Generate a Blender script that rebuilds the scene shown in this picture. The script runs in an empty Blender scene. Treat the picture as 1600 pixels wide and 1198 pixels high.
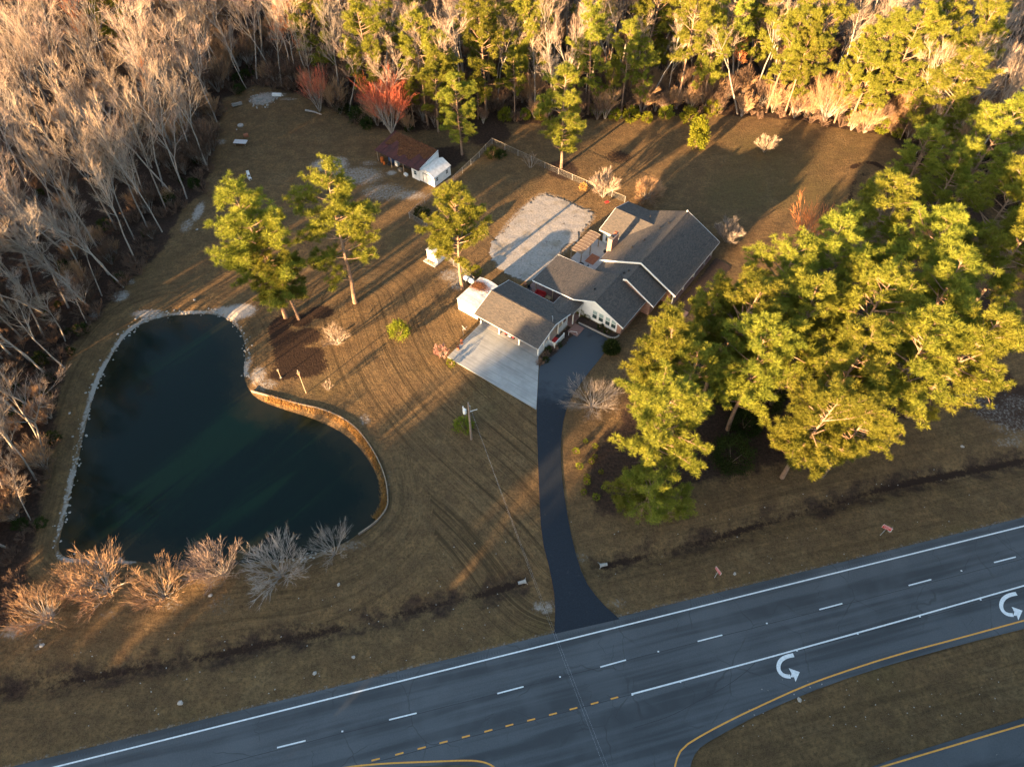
import bpy, bmesh, math, random
import numpy as np
from mathutils import Vector, Matrix, Euler

random.seed(7)
scene = bpy.context.scene
COL = scene.collection
R = math.radians

# ------------------------------------------------------------------ camera
H_CAM = 80.0
PITCH = 52.5
FPX = 1110.0
cam_d = bpy.data.cameras.new("camera")
cam = bpy.data.objects.new("camera", cam_d)
COL.objects.link(cam)
cam.location = (0, 0, H_CAM)
cam.rotation_euler = (R(90 - PITCH), 0, 0)
cam_d.sensor_width = 36.0
cam_d.lens = FPX / 1600 * 36.0
cam_d.clip_start = 0.5
cam_d.clip_end = 8000
scene.camera = cam

# ------------------------------------------------------------------ light
SUN_EL = 7.6
SUN_DIR = (-0.66, -0.75)                 # horizontal direction towards the sun
az = math.atan2(SUN_DIR[0], SUN_DIR[1])  # clockwise from +Y
world = bpy.data.worlds.new("World")
scene.world = world
world.use_nodes = True
wn = world.node_tree.nodes
wn.clear()
sky = wn.new("ShaderNodeTexSky")
sky.sky_type = 'NISHITA'
sky.sun_disc = False
sky.sun_elevation = R(SUN_EL)
sky.sun_rotation = az
sky.air_density = 1.0
sky.dust_density = 1.0
sky.ozone_density = 1.0
bg = wn.new("ShaderNodeBackground")
bg.inputs[1].default_value = 0.08
wo = wn.new("ShaderNodeOutputWorld")
world.node_tree.links.new(sky.outputs[0], bg.inputs[0])
world.node_tree.links.new(bg.outputs[0], wo.inputs[0])

sun_d = bpy.data.lights.new("sun", 'SUN')
sun_d.energy = 5.0
sun_d.angle = R(0.53)
sun_d.color = (1.0, 0.63, 0.30)
sun = bpy.data.objects.new("sun", sun_d)
COL.objects.link(sun)
sv = Vector((SUN_DIR[0] * math.cos(R(SUN_EL)), SUN_DIR[1] * math.cos(R(SUN_EL)), math.sin(R(SUN_EL))))
sun.rotation_euler = sv.to_track_quat('Z', 'Y').to_euler()
sun.location = (-60, -60, 60)

scene.view_settings.view_transform = 'Standard'
scene.view_settings.look = 'None'
scene.view_settings.gamma = 1.0
scene.view_settings.exposure = 3.22
try:
    scene.view_settings.use_curve_mapping = False
except Exception:
    pass
scene.cycles.max_bounces = 5
scene.cycles.diffuse_bounces = 3
scene.cycles.glossy_bounces = 2
scene.cycles.transmission_bounces = 2
scene.cycles.transparent_max_bounces = 6
scene.cycles.use_denoising = True

# ------------------------------------------------------------------ survey: points of the place
_s, _c = math.sin(R(PITCH)), math.cos(R(PITCH))


def P(x, y, h=0.0):
    """ground plan position (X, Y) of a point surveyed from the photograph at height h"""
    u = (x - 800) / FPX
    v = (y - 599) / FPX
    d = (H_CAM - h) / (_s + v * _c)
    return (u * d, (_c - v * _s) * d)


def PL(pts, h=0.0):
    return [P(x, y, h) for x, y in pts]


ROT = R(-36.3)
ORG = (0.0, 70.0)


def W(a, b):
    """house grid (a, b) -> world XY"""
    return (ORG[0] + a * math.cos(ROT) - b * math.sin(ROT), ORG[1] + a * math.sin(ROT) + b * math.cos(ROT))


# ------------------------------------------------------------------ small maths
def vnoise(x, y, scale, seed=0):
    rs = np.random.RandomState(seed)
    t = rs.rand(256, 256)
    fx = np.asarray(x, float) / scale + 1000.3
    fy = np.asarray(y, float) / scale + 1000.7
    ix = np.floor(fx).astype(int)
    iy = np.floor(fy).astype(int)
    tx = fx - ix
    ty = fy - iy
    tx = tx * tx * (3 - 2 * tx)
    ty = ty * ty * (3 - 2 * ty)
    g = lambda i, j: t[i % 256, j % 256]
    return (g(ix, iy) * (1 - tx) + g(ix + 1, iy) * tx) * (1 - ty) + (g(ix, iy + 1) * (1 - tx) + g(ix + 1, iy + 1) * tx) * ty


def dist_poly(X, Y, pts, closed=False):
    """unsigned distance, along parameter and signed side of a polyline"""
    X = np.asarray(X, float)
    Y = np.asarray(Y, float)
    best = np.full(X.shape, 1e9)
    along = np.zeros(X.shape)
    side = np.ones(X.shape)
    acc = 0.0
    n = len(pts)
    for i in range(n if closed else n - 1):
        ax, ay = pts[i]
        bx, by = pts[(i + 1) % n]
        dx, dy = bx - ax, by - ay
        L = math.hypot(dx, dy) + 1e-9
        t = np.clip(((X - ax) * dx + (Y - ay) * dy) / (L * L), 0, 1)
        d = np.hypot(X - (ax + t * dx), Y - (ay + t * dy))
        m = d < best
        best = np.where(m, d, best)
        along = np.where(m, acc + t * L, along)
        side = np.where(m, np.sign((X - ax) * dy - (Y - ay) * dx), side)
        acc += L
    return best, along, side


def inside(X, Y, poly):
    X = np.asarray(X, float)
    Y = np.asarray(Y, float)
    r = np.zeros(X.shape, bool)
    n = len(poly)
    for i in range(n):
        x1, y1 = poly[i]
        x2, y2 = poly[(i + 1) % n]
        c = ((y1 > Y) != (y2 > Y)) & (X < (x2 - x1) * (Y - y1) / (y2 - y1 + 1e-12) + x1)
        r ^= c
    return r


def sdist(X, Y, poly):
    d, _, _ = dist_poly(X, Y, poly, True)
    return np.where(inside(X, Y, poly), -d, d)


def sstep(a, b, x):
    t = np.clip((x - a) / (b - a), 0, 1)
    return t * t * (3 - 2 * t)


def smooth(pts, it=2, closed=False):
    for _ in range(it):
        q = []
        n = len(pts)
        if not closed:
            q.append(pts[0])
        for i in range(n if closed else n - 1):
            a, b = pts[i], pts[(i + 1) % n]
            q.append((a[0] * .75 + b[0] * .25, a[1] * .75 + b[1] * .25))
            q.append((a[0] * .25 + b[0] * .75, a[1] * .25 + b[1] * .75))
        if not closed:
            q.append(pts[-1])
        pts = q
    return pts


# ------------------------------------------------------------------ plan of the place
POND = smooth(PL([(84, 868), (96, 815), (116, 735), (130, 665), (148, 600), (173, 550), (203, 510), (245, 492), (300, 487), (340, 488),
                  (362, 500), (378, 520), (383, 548), (378, 580), (386, 605), (402, 622), (440, 636), (480, 648), (515, 662), (548, 682),
                  (575, 714), (592, 748), (598, 785), (588, 808), (565, 828), (530, 850), (480, 866), (430, 872), (370, 878), (310, 886),
                  (260, 884), (205, 872), (140, 872)]), 2, True)
BULK = smooth(PL([(392, 610), (420, 618), (462, 630), (510, 640), (552, 662), (582, 700), (602, 742), (607, 780), (604, 795), (588, 815), (560, 834)]), 2)
DITCHES = [smooth(PL([(-260, 1160), (-80, 1100), (0, 1074), (100, 1060), (200, 1042), (300, 1027), (400, 1005), (500, 985), (600, 960), (700, 938), (760, 922), (815, 905)]), 1),
           smooth(PL([(943, 880), (1000, 868), (1100, 842), (1200, 812), (1300, 783), (1400, 754), (1500, 735), (1600, 715), (1800, 680)]), 1)]
_e = P(800, 1003), P(1200, 906.5)
RA = math.atan2(_e[1][1] - _e[0][1], _e[1][0] - _e[0][0])
RA = math.atan2(40.91 - 15.58, 63.69 + 40.75)
RC, RS_ = math.cos(RA), math.sin(RA)


def toroad(X, Y):
    """(along, across) in the highway frame; across = 0 on the north pavement edge, negative towards the south"""
    x = X - 0.0
    y = Y - 25.1
    return x * RC + y * RS_, -x * RS_ + y * RC


def fromroad(u, w):
    return (u * RC - w * RS_, 25.1 + u * RS_ + w * RC)


DRIVE = PL([(843, 573), (838, 640), (840, 700), (842, 760), (846, 840), (860, 893), (868, 940), (866, 990)]) + \
        PL([(968, 967), (938, 940), (912, 905), (895, 850), (884, 790), (877, 740), (876, 690), (881, 650), (893, 620), (915, 588), (938, 560), (955, 534), (949, 529), (907, 506)])
PAD = [W(-5.5, -0.75), W(5.3, -0.75), W(6.4, -2.2), P(838, 640), P(699, 558)]
GRAVEL = smooth(PL([(848, 299), (872, 307), (904, 321), (930, 333), (926, 347), (900, 376), (872, 404), (848, 430), (828, 441), (806, 436), (784, 420), (766, 402), (771, 382), (783, 358), (802, 335), (826, 314)]), 1, True)
WOODS = PL([(40, 960), (70, 780), (88, 690), (100, 600), (118, 540), (178, 475), (222, 425), (262, 385), (290, 325), (325, 300), (340, 215), (352, 155), (400, 135),
            (470, 150), (560, 195), (600, 205), (650, 208), (760, 195), (850, 195), (900, 190), (1000, 186), (1100, 180), (1200, 186), (1260, 192),
            (1310, 203), (1390, 215), (1430, 260), (1480, 292), (1560, 330), (1620, 420), (1700, 520)])
WOODS_POLY = WOODS + [(150, 75), (260, 120), (260, 330), (-260, 330), (-260, 20), (-120, -2), (-70, 14)]
TRACK = smooth(PL([(572, 470), (598, 560), (650, 640), (720, 705), (800, 775), (880, 865)]), 2)
PINE_BED = PL([(910, 770), (925, 700), (960, 660), (1000, 580), (1080, 500), (1160, 470), (1250, 420), (1420, 400), (1560, 470), (1570, 560), (1480, 620), (1400, 660), (1300, 700), (1200, 735), (1080, 760), (980, 800), (930, 800)])
MULCH = PL([(425, 490), (450, 482), (500, 476), (518, 490), (500, 505), (498, 560), (515, 575), (500, 592), (440, 596), (425, 585), (430, 560), (420, 520)])
WATER_Z = -0.45


def ground_z(X, Y):
    X = np.asarray(X, float)
    Y = np.asarray(Y, float)
    z = (vnoise(X, Y, 9, 1) - .5) * .10 + (vnoise(X, Y, 2.2, 2) - .5) * .05
    u, w = toroad(X, Y)
    z = z + np.where(w > 0, np.exp(-((w - 3.5) / 3.0) ** 2) * -.05, 0)
    calm = np.minimum(np.minimum(sstep(.3, 2.5, sdist(X, Y, DRIVE)), sstep(.3, 2, sdist(X, Y, PAD))), sstep(0.5, 2, sdist(X, Y, GRAVEL)))
    # house plot
    a = (X - ORG[0]) * math.cos(ROT) + (Y - ORG[1]) * math.sin(ROT)
    b = -(X - ORG[0]) * math.sin(ROT) + (Y - ORG[1]) * math.cos(ROT)
    hx = np.maximum(np.maximum(-11 - a, a - 20), 0)
    hy = np.maximum(np.maximum(-1 - b, b - 36), 0)
    calm = np.minimum(calm, sstep(0, 3, np.hypot(hx, hy)))
    z = z * (.12 + .88 * calm) - .02
    sd = sdist(X, Y, POND)
    z = np.where(sd < 2.2, np.minimum(z, np.clip(WATER_Z + sd * .28, -2.2, .1)), z)
    for dl in DITCHES:
        d, _, _ = dist_poly(X, Y, dl)
        z = z - .70 * np.exp(-(d / 1.5) ** 2) - .22 * np.exp(-(d / 3.4) ** 2)
    on_road = (w < .4)
    z = np.where(on_road, np.where(w < -.2, -.10, -.03), z)
    # medians crown up a little above the pavement
    return z


# ------------------------------------------------------------------ materials
def new_mat(name):
    m = bpy.data.materials.new(name)
    m.use_nodes = True
    nt = m.node_tree
    b = nt.nodes["Principled BSDF"]
    return m, nt, b


def nnode(nt, t, **kw):
    n = nt.nodes.new(t)
    for k, v in kw.items():
        setattr(n, k, v)
    return n


def lk(nt, a, b):
    nt.links.new(a, b)


def noise(nt, vec, scale, detail=3, rough=.6, dist=0):
    n = nnode(nt, "ShaderNodeTexNoise")
    n.inputs["Scale"].default_value = scale
    n.inputs["Detail"].default_value = detail
    n.inputs["Roughness"].default_value = rough
    n.inputs["Distortion"].default_value = dist
    if vec is not None:
        lk(nt, vec, n.inputs["Vector"])
    return n.outputs["Fac"]


def mixc(nt, fac, a, b, blend='MIX'):
    n = nnode(nt, "ShaderNodeMix", data_type='RGBA', blend_type=blend)
    for s, v in ((n.inputs[6], a), (n.inputs[7], b)):
        if isinstance(v, tuple):
            s.default_value = (*v, 1) if len(v) == 3 else v
        else:
            lk(nt, v, s)
    if isinstance(fac, (int, float)):
        n.inputs[0].default_value = fac
    else:
        lk(nt, fac, n.inputs[0])
    return n.outputs[2]


def mrange(nt, v, a, b, c=0.0, d=1.0, sm=True):
    n = nnode(nt, "ShaderNodeMapRange", interpolation_type='SMOOTHSTEP' if sm else 'LINEAR')
    lk(nt, v, n.inputs[0])
    for i, q in enumerate((a, b, c, d)):
        n.inputs[i + 1].default_value = q
    return n.outputs[0]


def math_n(nt, op, a, b=None, c=None):
    n = nnode(nt, "ShaderNodeMath", operation=op)
    for i, v in enumerate((a, b, c)):
        if v is None:
            continue
        if isinstance(v, (int, float)):
            n.inputs[i].default_value = v
        else:
            lk(nt, v, n.inputs[i])
    return n.outputs[0]


def attr(nt, name):
    n = nnode(nt, "ShaderNodeAttribute")
    n.attribute_name = name
    return n.outputs["Fac"]


def bump(nt, b, h, strength=.5, dist=.1):
    n = nnode(nt, "ShaderNodeBump")
    n.inputs["Strength"].default_value = strength
    n.inputs["Distance"].default_value = dist
    lk(nt, h, n.inputs["Height"])
    lk(nt, n.outputs[0], b.inputs["Normal"])


def simple(name, c1, c2=None, rough=.7, scale=3.0, metal=0.0, bmp=0.0, spec=.3, coord='Object', rand=0.0, detail=4):
    m, nt, b = new_mat(name)
    b.inputs["Roughness"].default_value = rough
    b.inputs["Metallic"].default_value = metal
    b.inputs["Specular IOR Level"].default_value = spec
    tc = nnode(nt, "ShaderNodeTexCoord")
    f = noise(nt, tc.outputs[coord], scale, detail)
    c2 = c2 or tuple(v * .75 for v in c1)
    col = mixc(nt, mrange(nt, f, .3, .7), c1, c2)
    if rand:
        oi = nnode(nt, "ShaderNodeObjectInfo")
        hs = nnode(nt, "ShaderNodeHueSaturation")
        lk(nt, mrange(nt, oi.outputs["Random"], 0, 1, 1 - rand, 1 + rand, False), hs.inputs["Value"])
        lk(nt, col, hs.inputs["Color"])
        col = hs.outputs[0]
    lk(nt, col, b.inputs["Base Color"])
    if bmp:
        bump(nt, b, f, bmp, .05)
    return m


def ground_material():
    m, nt, b = new_mat("lawn_and_soil")
    b.inputs["Roughness"].default_value = .95
    b.inputs["Specular IOR Level"].default_value = .1
    geo = nnode(nt, "ShaderNodeNewGeometry")
    pos = geo.outputs["Position"]
    n_big = noise(nt, pos, .06, 4, .6)
    n_mid = noise(nt, pos, .45, 5, .65)
    n_fin = noise(nt, pos, 2.6, 5, .7)
    n_gr = noise(nt, pos, 9.0, 4, .75)
    # streaks combed along the mower and wheel paths
    cv = nnode(nt, "ShaderNodeCombineXYZ")
    lk(nt, math_n(nt, 'MULTIPLY', attr(nt, "across"), 1.25), cv.inputs[0])
    lk(nt, math_n(nt, 'MULTIPLY', attr(nt, "along"), .035), cv.inputs[1])
    st = noise(nt, cv.outputs[0], 1.0, 3, .65)
    cv2 = nnode(nt, "ShaderNodeCombineXYZ")
    lk(nt, math_n(nt, 'MULTIPLY', attr(nt, "across"), 5.0), cv2.inputs[0])
    lk(nt, math_n(nt, 'MULTIPLY', attr(nt, "along"), .12), cv2.inputs[1])
    st2 = noise(nt, cv2.outputs[0], 1.0, 2, .6)
    straw, brown, olive = (.200, .122, .056), (.098, .058, .032), (.100, .080, .032)
    c = mixc(nt, mrange(nt, n_mid, .32, .68), straw, brown)
    c = mixc(nt, mrange(nt, math_n(nt, 'ADD', attr(nt, "green"), math_n(nt, 'MULTIPLY', math_n(nt, 'SUBTRACT', n_big, .5), 2.2)), .25, .95, 0, .85), c, olive)
    c = mixc(nt, mrange(nt, noise(nt, pos, .16, 5, .7), .52, .70, 0, .65), c, (.215, .145, .075))
    c = mixc(nt, mrange(nt, noise(nt, pos, .11, 6, .75), .56, .70, 0, .6), c, (.055, .036, .022))
    c = mixc(nt, mrange(nt, n_fin, .42, .66, 0, .75), c, (.052, .034, .020))
    c = mixc(nt, mrange(nt, noise(nt, pos, 1.1, 4, .7), .45, .62, 0, .5), c, (.060, .038, .022))
    c = mixc(nt, mrange(nt, n_gr, .35, .7, 0, .45), c, (.24, .165, .075))
    sw = attr(nt, "streak")
    dk = math_n(nt, 'MULTIPLY', mrange(nt, st, .48, .66), sw)
    lt = math_n(nt, 'MULTIPLY', mrange(nt, st2, .52, .72), sw)
    c = mixc(nt, math_n(nt, 'MULTIPLY', dk, .85), c, (.055, .038, .020))
    c = mixc(nt, math_n(nt, 'MULTIPLY', lt, .45), c, (.25, .165, .08))
    # leaf litter of the woods and pine straw
    lf = mrange(nt, math_n(nt, 'ADD', attr(nt, "litter"), math_n(nt, 'MULTIPLY', math_n(nt, 'SUBTRACT', n_mid, .5), .9)), .35, .65)
    lit = mixc(nt, mrange(nt, n_fin, .3, .7), (.070, .041, .028), (.026, .019, .015))
    lit = mixc(nt, mrange(nt, n_gr, .55, .75, 0, .6), lit, (.13, .085, .058))
    c = mixc(nt, lf, c, lit)
    # wet mulch / ditch muck
    df = mrange(nt, math_n(nt, 'ADD', attr(nt, "muck"), math_n(nt, 'MULTIPLY', math_n(nt, 'SUBTRACT', n_fin, .5), .9)), .35, .65)
    c = mixc(nt, df, c, mixc(nt, n_gr, (.022, .013, .010), (.045, .027, .018)))
    # bleached sand
    sf = mrange(nt, math_n(nt, 'ADD', attr(nt, "sand"), math_n(nt, 'MULTIPLY', math_n(nt, 'SUBTRACT', n_fin, .5), 1.1)), .40, .85)
    c = mixc(nt, math_n(nt, 'MULTIPLY', sf, .9), c, mixc(nt, n_gr, (.50, .46, .42), (.26, .23, .20)))
    lk(nt, c, b.inputs["Base Color"])
    h = math_n(nt, 'ADD', math_n(nt, 'MULTIPLY', n_gr, .6), math_n(nt, 'ADD', math_n(nt, 'MULTIPLY', n_fin, 1.0), math_n(nt, 'MULTIPLY', math_n(nt, 'MULTIPLY', st2, sw), .5)))
    bump(nt, b, h, 1.0, .28)
    return m


def asphalt(name, c1, c2, streak=True, ang=0.0):
    m, nt, b = new_mat(name)
    b.inputs["Roughness"].default_value = .85
    b.inputs["Specular IOR Level"].default_value = .25
    geo = nnode(nt, "ShaderNodeNewGeometry")
    pos = geo.outputs["Position"]
    mp = nnode(nt, "ShaderNodeMapping", vector_type='TEXTURE')
    mp.inputs["Rotation"].default_value = (0, 0, ang)
    mp.inputs["Scale"].default_value = (22, 1, 1)
    lk(nt, pos, mp.inputs["Vector"])
    s1 = noise(nt, mp.outputs[0], .55, 3, .6)
    big = noise(nt, pos, .15, 3)
    gr = noise(nt, pos, 7.0, 4, .7)
    c = mixc(nt, mrange(nt, gr, .3, .7), c1, c2)
    if streak:
        c = mixc(nt, mrange(nt, s1, .42, .60, 0, .75), c, tuple(v * .55 for v in c1))
        # hairline cracks
        v = nnode(nt, "ShaderNodeTexVoronoi", feature='DISTANCE_TO_EDGE')
        v.inputs["Scale"].default_value = .16
        d = nnode(nt, "ShaderNodeVectorMath", operation='ADD')
        nv = nnode(nt, "ShaderNodeTexNoise")
        nv.inputs["Scale"].default_value = .5
        lk(nt, pos, nv.inputs["Vector"])
        lk(nt, nv.outputs["Color"], d.inputs[0])
        lk(nt, pos, d.inputs[1])
        lk(nt, d.outputs[0], v.inputs["Vector"])
        ck = mrange(nt, v.outputs[0], .004, .012, 1, 0)
        ck = math_n(nt, 'MULTIPLY', ck, mrange(nt, big, .45, .6))
        c = mixc(nt, math_n(nt, 'MULTIPLY', ck, .6), c, (.02, .02, .02))
    c = mixc(nt, mrange(nt, big, .42, .66, 0, .28 if streak else .0), c, tuple(v * (1.35 if streak else 1.9) for v in c2))
    if not streak:      # worn, greyed turning area by the house, faint tyre lines further down
        vd = nnode(nt, "ShaderNodeVectorMath", operation='DISTANCE')
        lk(nt, pos, vd.inputs[0])
        wx_, wy_ = W(8.5, 1.5)
        vd.inputs[1].default_value = (wx_, wy_, 0)
        near = mrange(nt, math_n(nt, 'ADD', vd.outputs["Value"], math_n(nt, 'MULTIPLY', noise(nt, pos, .5, 4), 9.0)), 9.5, 14.0, 1, 0)
        c = mixc(nt, math_n(nt, 'MULTIPLY', near, .85), c, (.050, .062, .076))
        c = mixc(nt, mrange(nt, noise(nt, pos, 1.6, 5, .7), .60, .72, 0, .35), c, (.06, .06, .058))
    lk(nt, c, b.inputs["Base Color"])
    bump(nt, b, gr, .25, .02)
    return m


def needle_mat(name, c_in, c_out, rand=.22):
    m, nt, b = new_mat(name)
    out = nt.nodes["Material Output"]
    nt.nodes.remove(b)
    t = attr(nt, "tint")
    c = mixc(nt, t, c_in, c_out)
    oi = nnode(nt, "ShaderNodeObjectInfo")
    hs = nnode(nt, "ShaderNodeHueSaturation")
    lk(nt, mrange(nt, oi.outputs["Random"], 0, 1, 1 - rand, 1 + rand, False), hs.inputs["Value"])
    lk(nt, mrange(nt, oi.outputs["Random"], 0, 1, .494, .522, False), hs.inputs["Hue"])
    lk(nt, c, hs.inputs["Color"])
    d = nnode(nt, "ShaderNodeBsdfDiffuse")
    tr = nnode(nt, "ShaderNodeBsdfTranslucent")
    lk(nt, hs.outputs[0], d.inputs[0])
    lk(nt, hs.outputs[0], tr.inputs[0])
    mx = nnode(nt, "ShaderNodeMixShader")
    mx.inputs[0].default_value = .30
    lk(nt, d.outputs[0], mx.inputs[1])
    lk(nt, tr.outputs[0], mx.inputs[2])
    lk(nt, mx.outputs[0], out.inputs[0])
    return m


def shingle_mat(name, c1, c2, c3):
    m, nt, b = new_mat(name)
    b.inputs["Roughness"].default_value = .9
    b.inputs["Specular IOR Level"].default_value = .2
    tc = nnode(nt, "ShaderNodeTexCoord")
    br = nnode(nt, "ShaderNodeTexBrick")
    mp = nnode(nt, "ShaderNodeMapping")
    mp.inputs["Rotation"].default_value = (0, 0, 0)
    lk(nt, tc.outputs["UV"], mp.inputs["Vector"])
    lk(nt, mp.outputs[0], br.inputs["Vector"])
    br.inputs["Scale"].default_value = 1.0
    br.inputs["Brick Width"].default_value = .33
    br.inputs["Row Height"].default_value = .145
    br.inputs["Mortar Size"].default_value = .006
    br.inputs["Color1"].default_value = (*c1, 1)
    br.inputs["Color2"].default_value = (*c2, 1)
    br.inputs["Mortar"].default_value = (.02, .02, .02, 1)
    n = noise(nt, tc.outputs["Object"], .8, 4)
    n2 = noise(nt, tc.outputs["Object"], 6, 3)
    c = mixc(nt, mrange(nt, n, .35, .7, 0, .6), br.outputs["Color"], c3)
    c = mixc(nt, mrange(nt, n2, .5, .75, 0, .5), c, tuple(v * .5 for v in c1))
    lk(nt, c, b.inputs["Base Color"])
    bump(nt, b, br.outputs["Fac"], -.4, .02)
    return m


def brick_mat(name, c1, c2, mort=(.35, .32, .28)):
    m, nt, b = new_mat(name)
    b.inputs["Roughness"].default_value = .9
    tc = nnode(nt, "ShaderNodeTexCoord")
    br = nnode(nt, "ShaderNodeTexBrick")
    lk(nt, tc.outputs["UV"], br.inputs["Vector"])
    br.inputs["Scale"].default_value = 1.0
    br.inputs["Brick Width"].default_value = .21
    br.inputs["Row Height"].default_value = .075
    br.inputs["Mortar Size"].default_value = .008
    br.inputs["Color1"].default_value = (*c1, 1)
    br.inputs["Color2"].default_value = (*c2, 1)
    br.inputs["Mortar"].default_value = (*mort, 1)
    n = noise(nt, tc.outputs["Object"], 2, 4)
    c = mixc(nt, mrange(nt, n, .4, .75, 0, .4), br.outputs["Color"], tuple(v * .6 for v in c1))
    lk(nt, c, b.inputs["Base Color"])
    bump(nt, b, br.outputs["Fac"], -.5, .02)
    return m


M = {}
M['ground'] = ground_material()
M['asphalt'] = asphalt("highway_asphalt", (.066, .073, .080), (.084, .091, .098), True, RA)
M['driveway'] = asphalt("driveway_asphalt", (.012, .016, .023), (.018, .024, .033), False)
M['paint_white'] = simple("white_road_paint", (.72, .74, .74), (.55, .57, .58), .7, 5)
M['paint_yellow'] = simple("yellow_road_paint", (.70, .34, .06), (.55, .25, .05), .7, 5)
M['seam'] = simple("tar_seam", (.025, .027, .03), (.04, .043, .047), .8, 3)
M['white'] = simple("white_painted_siding", (.74, .74, .72), (.66, .66, .64), .6, 2.5)
M['trim'] = simple("white_trim", (.78, .77, .74), (.70, .69, .66), .5, 4)
M['metal_roof'] = simple("white_metal_roof", (.72, .70, .66), (.55, .52, .48), .45, 2.0, spec=.5)
M['rust_roof'] = simple("rusted_roof_metal", (.085, .026, .024), (.045, .020, .018), .75, 1.6)
M['shingle'] = shingle_mat("asphalt_shingles", (.118, .098, .082), (.058, .054, .052), (.080, .072, .067))
M['brick'] = brick_mat("red_brick", (.30, .12, .07), (.22, .085, .055))
M['brick_pave'] = brick_mat("brick_paving", (.26, .13, .11), (.20, .10, .085), (.2, .17, .15))
M['glass'] = simple("window_glass", (.05, .08, .08), (.03, .05, .055), .08, 2, spec=.6)
M['blind'] = simple("window_blind", (.32, .40, .38), (.26, .33, .32), .4, 4)
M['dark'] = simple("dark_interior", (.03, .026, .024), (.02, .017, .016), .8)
M['beige'] = simple("beige_panel", (.42, .37, .30), (.36, .31, .25), .7, 3)
M['bark_pine'] = simple("pine_bark", (.30, .195, .13), (.17, .105, .07), .9, 6, bmp=.6, rand=.15)
M['bark_grey'] = simple("grey_bark", (.34, .30, .26), (.22, .185, .155), .9, 5, bmp=.4, rand=.25)
M['twig_tan'] = simple("tan_twigs", (.36, .27, .20), (.25, .185, .135), .9, .25, rand=.28)
M['twig_grey'] = simple("grey_twigs", (.33, .275, .23), (.235, .19, .16), .9, .25, rand=.25)
M['twig_rose'] = simple("rosy_twigs", (.34, .25, .195), (.24, .17, .135), .9, .25, rand=.25)
M['twig_gold'] = simple("golden_twigs", (.37, .225, .12), (.26, .155, .085), .9, .3, rand=.15)
M['twig_red'] = simple("red_budding_twigs", (.52, .10, .05), (.38, .15, .09), .9, .5)
M['twig_orange'] = simple("orange_budding_twigs", (.60, .20, .06), (.45, .17, .07), .9, .5)
M['brush'] = simple("brown_brush", (.17, .105, .07), (.085, .055, .040), .95, .3, rand=.2)
M['needle'] = needle_mat("pine_needles", (.118, .132, .020), (.250, .235, .038))
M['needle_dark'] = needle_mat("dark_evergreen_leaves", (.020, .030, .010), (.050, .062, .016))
M['leaf_bush'] = needle_mat("bright_evergreen_leaves", (.10, .12, .012), (.21, .20, .022))
M['wood'] = simple("weathered_wood", (.34, .25, .17), (.22, .16, .11), .85, 4, bmp=.3)
M['pole_wood'] = simple("utility_pole_wood", (.26, .20, .16), (.17, .13, .105), .9, 6)
M['wire'] = simple("dull_wire", (.24, .24, .24), (.18, .18, .18), .6, 6)
M['galv'] = simple("galvanised_steel", (.55, .56, .57), (.42, .43, .44), .4, 6, metal=.6)
M['rail_wood'] = simple("straw_grey_rail", (.42, .36, .28), (.3, .25, .2), .8, 5)
M['reed'] = simple("golden_reeds", (.42, .24, .07), (.28, .14, .045), .9, 1.5)
M['red'] = simple("red_paint", (.45, .03, .03), (.35, .02, .02), .4, 3)
M['black'] = simple("black_plastic", (.02, .02, .022), (.03, .03, .033), .45, 3)
M['car'] = simple("dark_blue_car_paint", (.012, .016, .03), (.010, .012, .022), .2, 2, spec=.6)
M['tail'] = simple("red_tail_lamp", (.5, .02, .02), (.4, .01, .01), .3, 4)
M['stone'] = simple("pale_stone", (.38, .35, .31), (.27, .245, .215), .9, 6, bmp=.4)
M['tan_cloth'] = simple("tan_cushion", (.45, .31, .17), (.38, .25, .13), .8)
M['orange'] = simple("orange_plastic", (.65, .16, .03), (.5, .11, .02), .5)
M['blue'] = simple("blue_plastic", (.04, .10, .22), (.03, .07, .16), .5)
M['terracotta'] = simple("terracotta", (.33, .12, .06), (.25, .09, .05), .8)
M['pink'] = simple("pink_blossom_twigs", (.50, .27, .22), (.38, .2, .16), .9, 2)
M['straw_pine'] = simple("fallen_pine_straw", (.24, .105, .045), (.15, .065, .03), .95, 4)


def concrete(name, c1, c2, stripes=False):
    m, nt, b = new_mat(name)
    b.inputs["Roughness"].default_value = .85
    tc = nnode(nt, "ShaderNodeTexCoord")
    o = tc.outputs["Object"]
    c = mixc(nt, mrange(nt, noise(nt, o, .5, 5), .3, .7), c1, c2)
    c = mixc(nt, mrange(nt, noise(nt, o, 7, 4), .45, .75, 0, .4), c, tuple(v * .65 for v in c1))
    if stripes:
        mp = nnode(nt, "ShaderNodeMapping")
        mp.inputs["Scale"].default_value = (.10, 3.0, 1)
        lk(nt, o, mp.inputs["Vector"])
        s = noise(nt, mp.outputs[0], 1.3, 3, .6, .2)
        c = mixc(nt, mrange(nt, s, .50, .64, 0, .55), c, tuple(v * .5 for v in c1))
    lk(nt, c, b.inputs["Base Color"])
    return m


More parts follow.
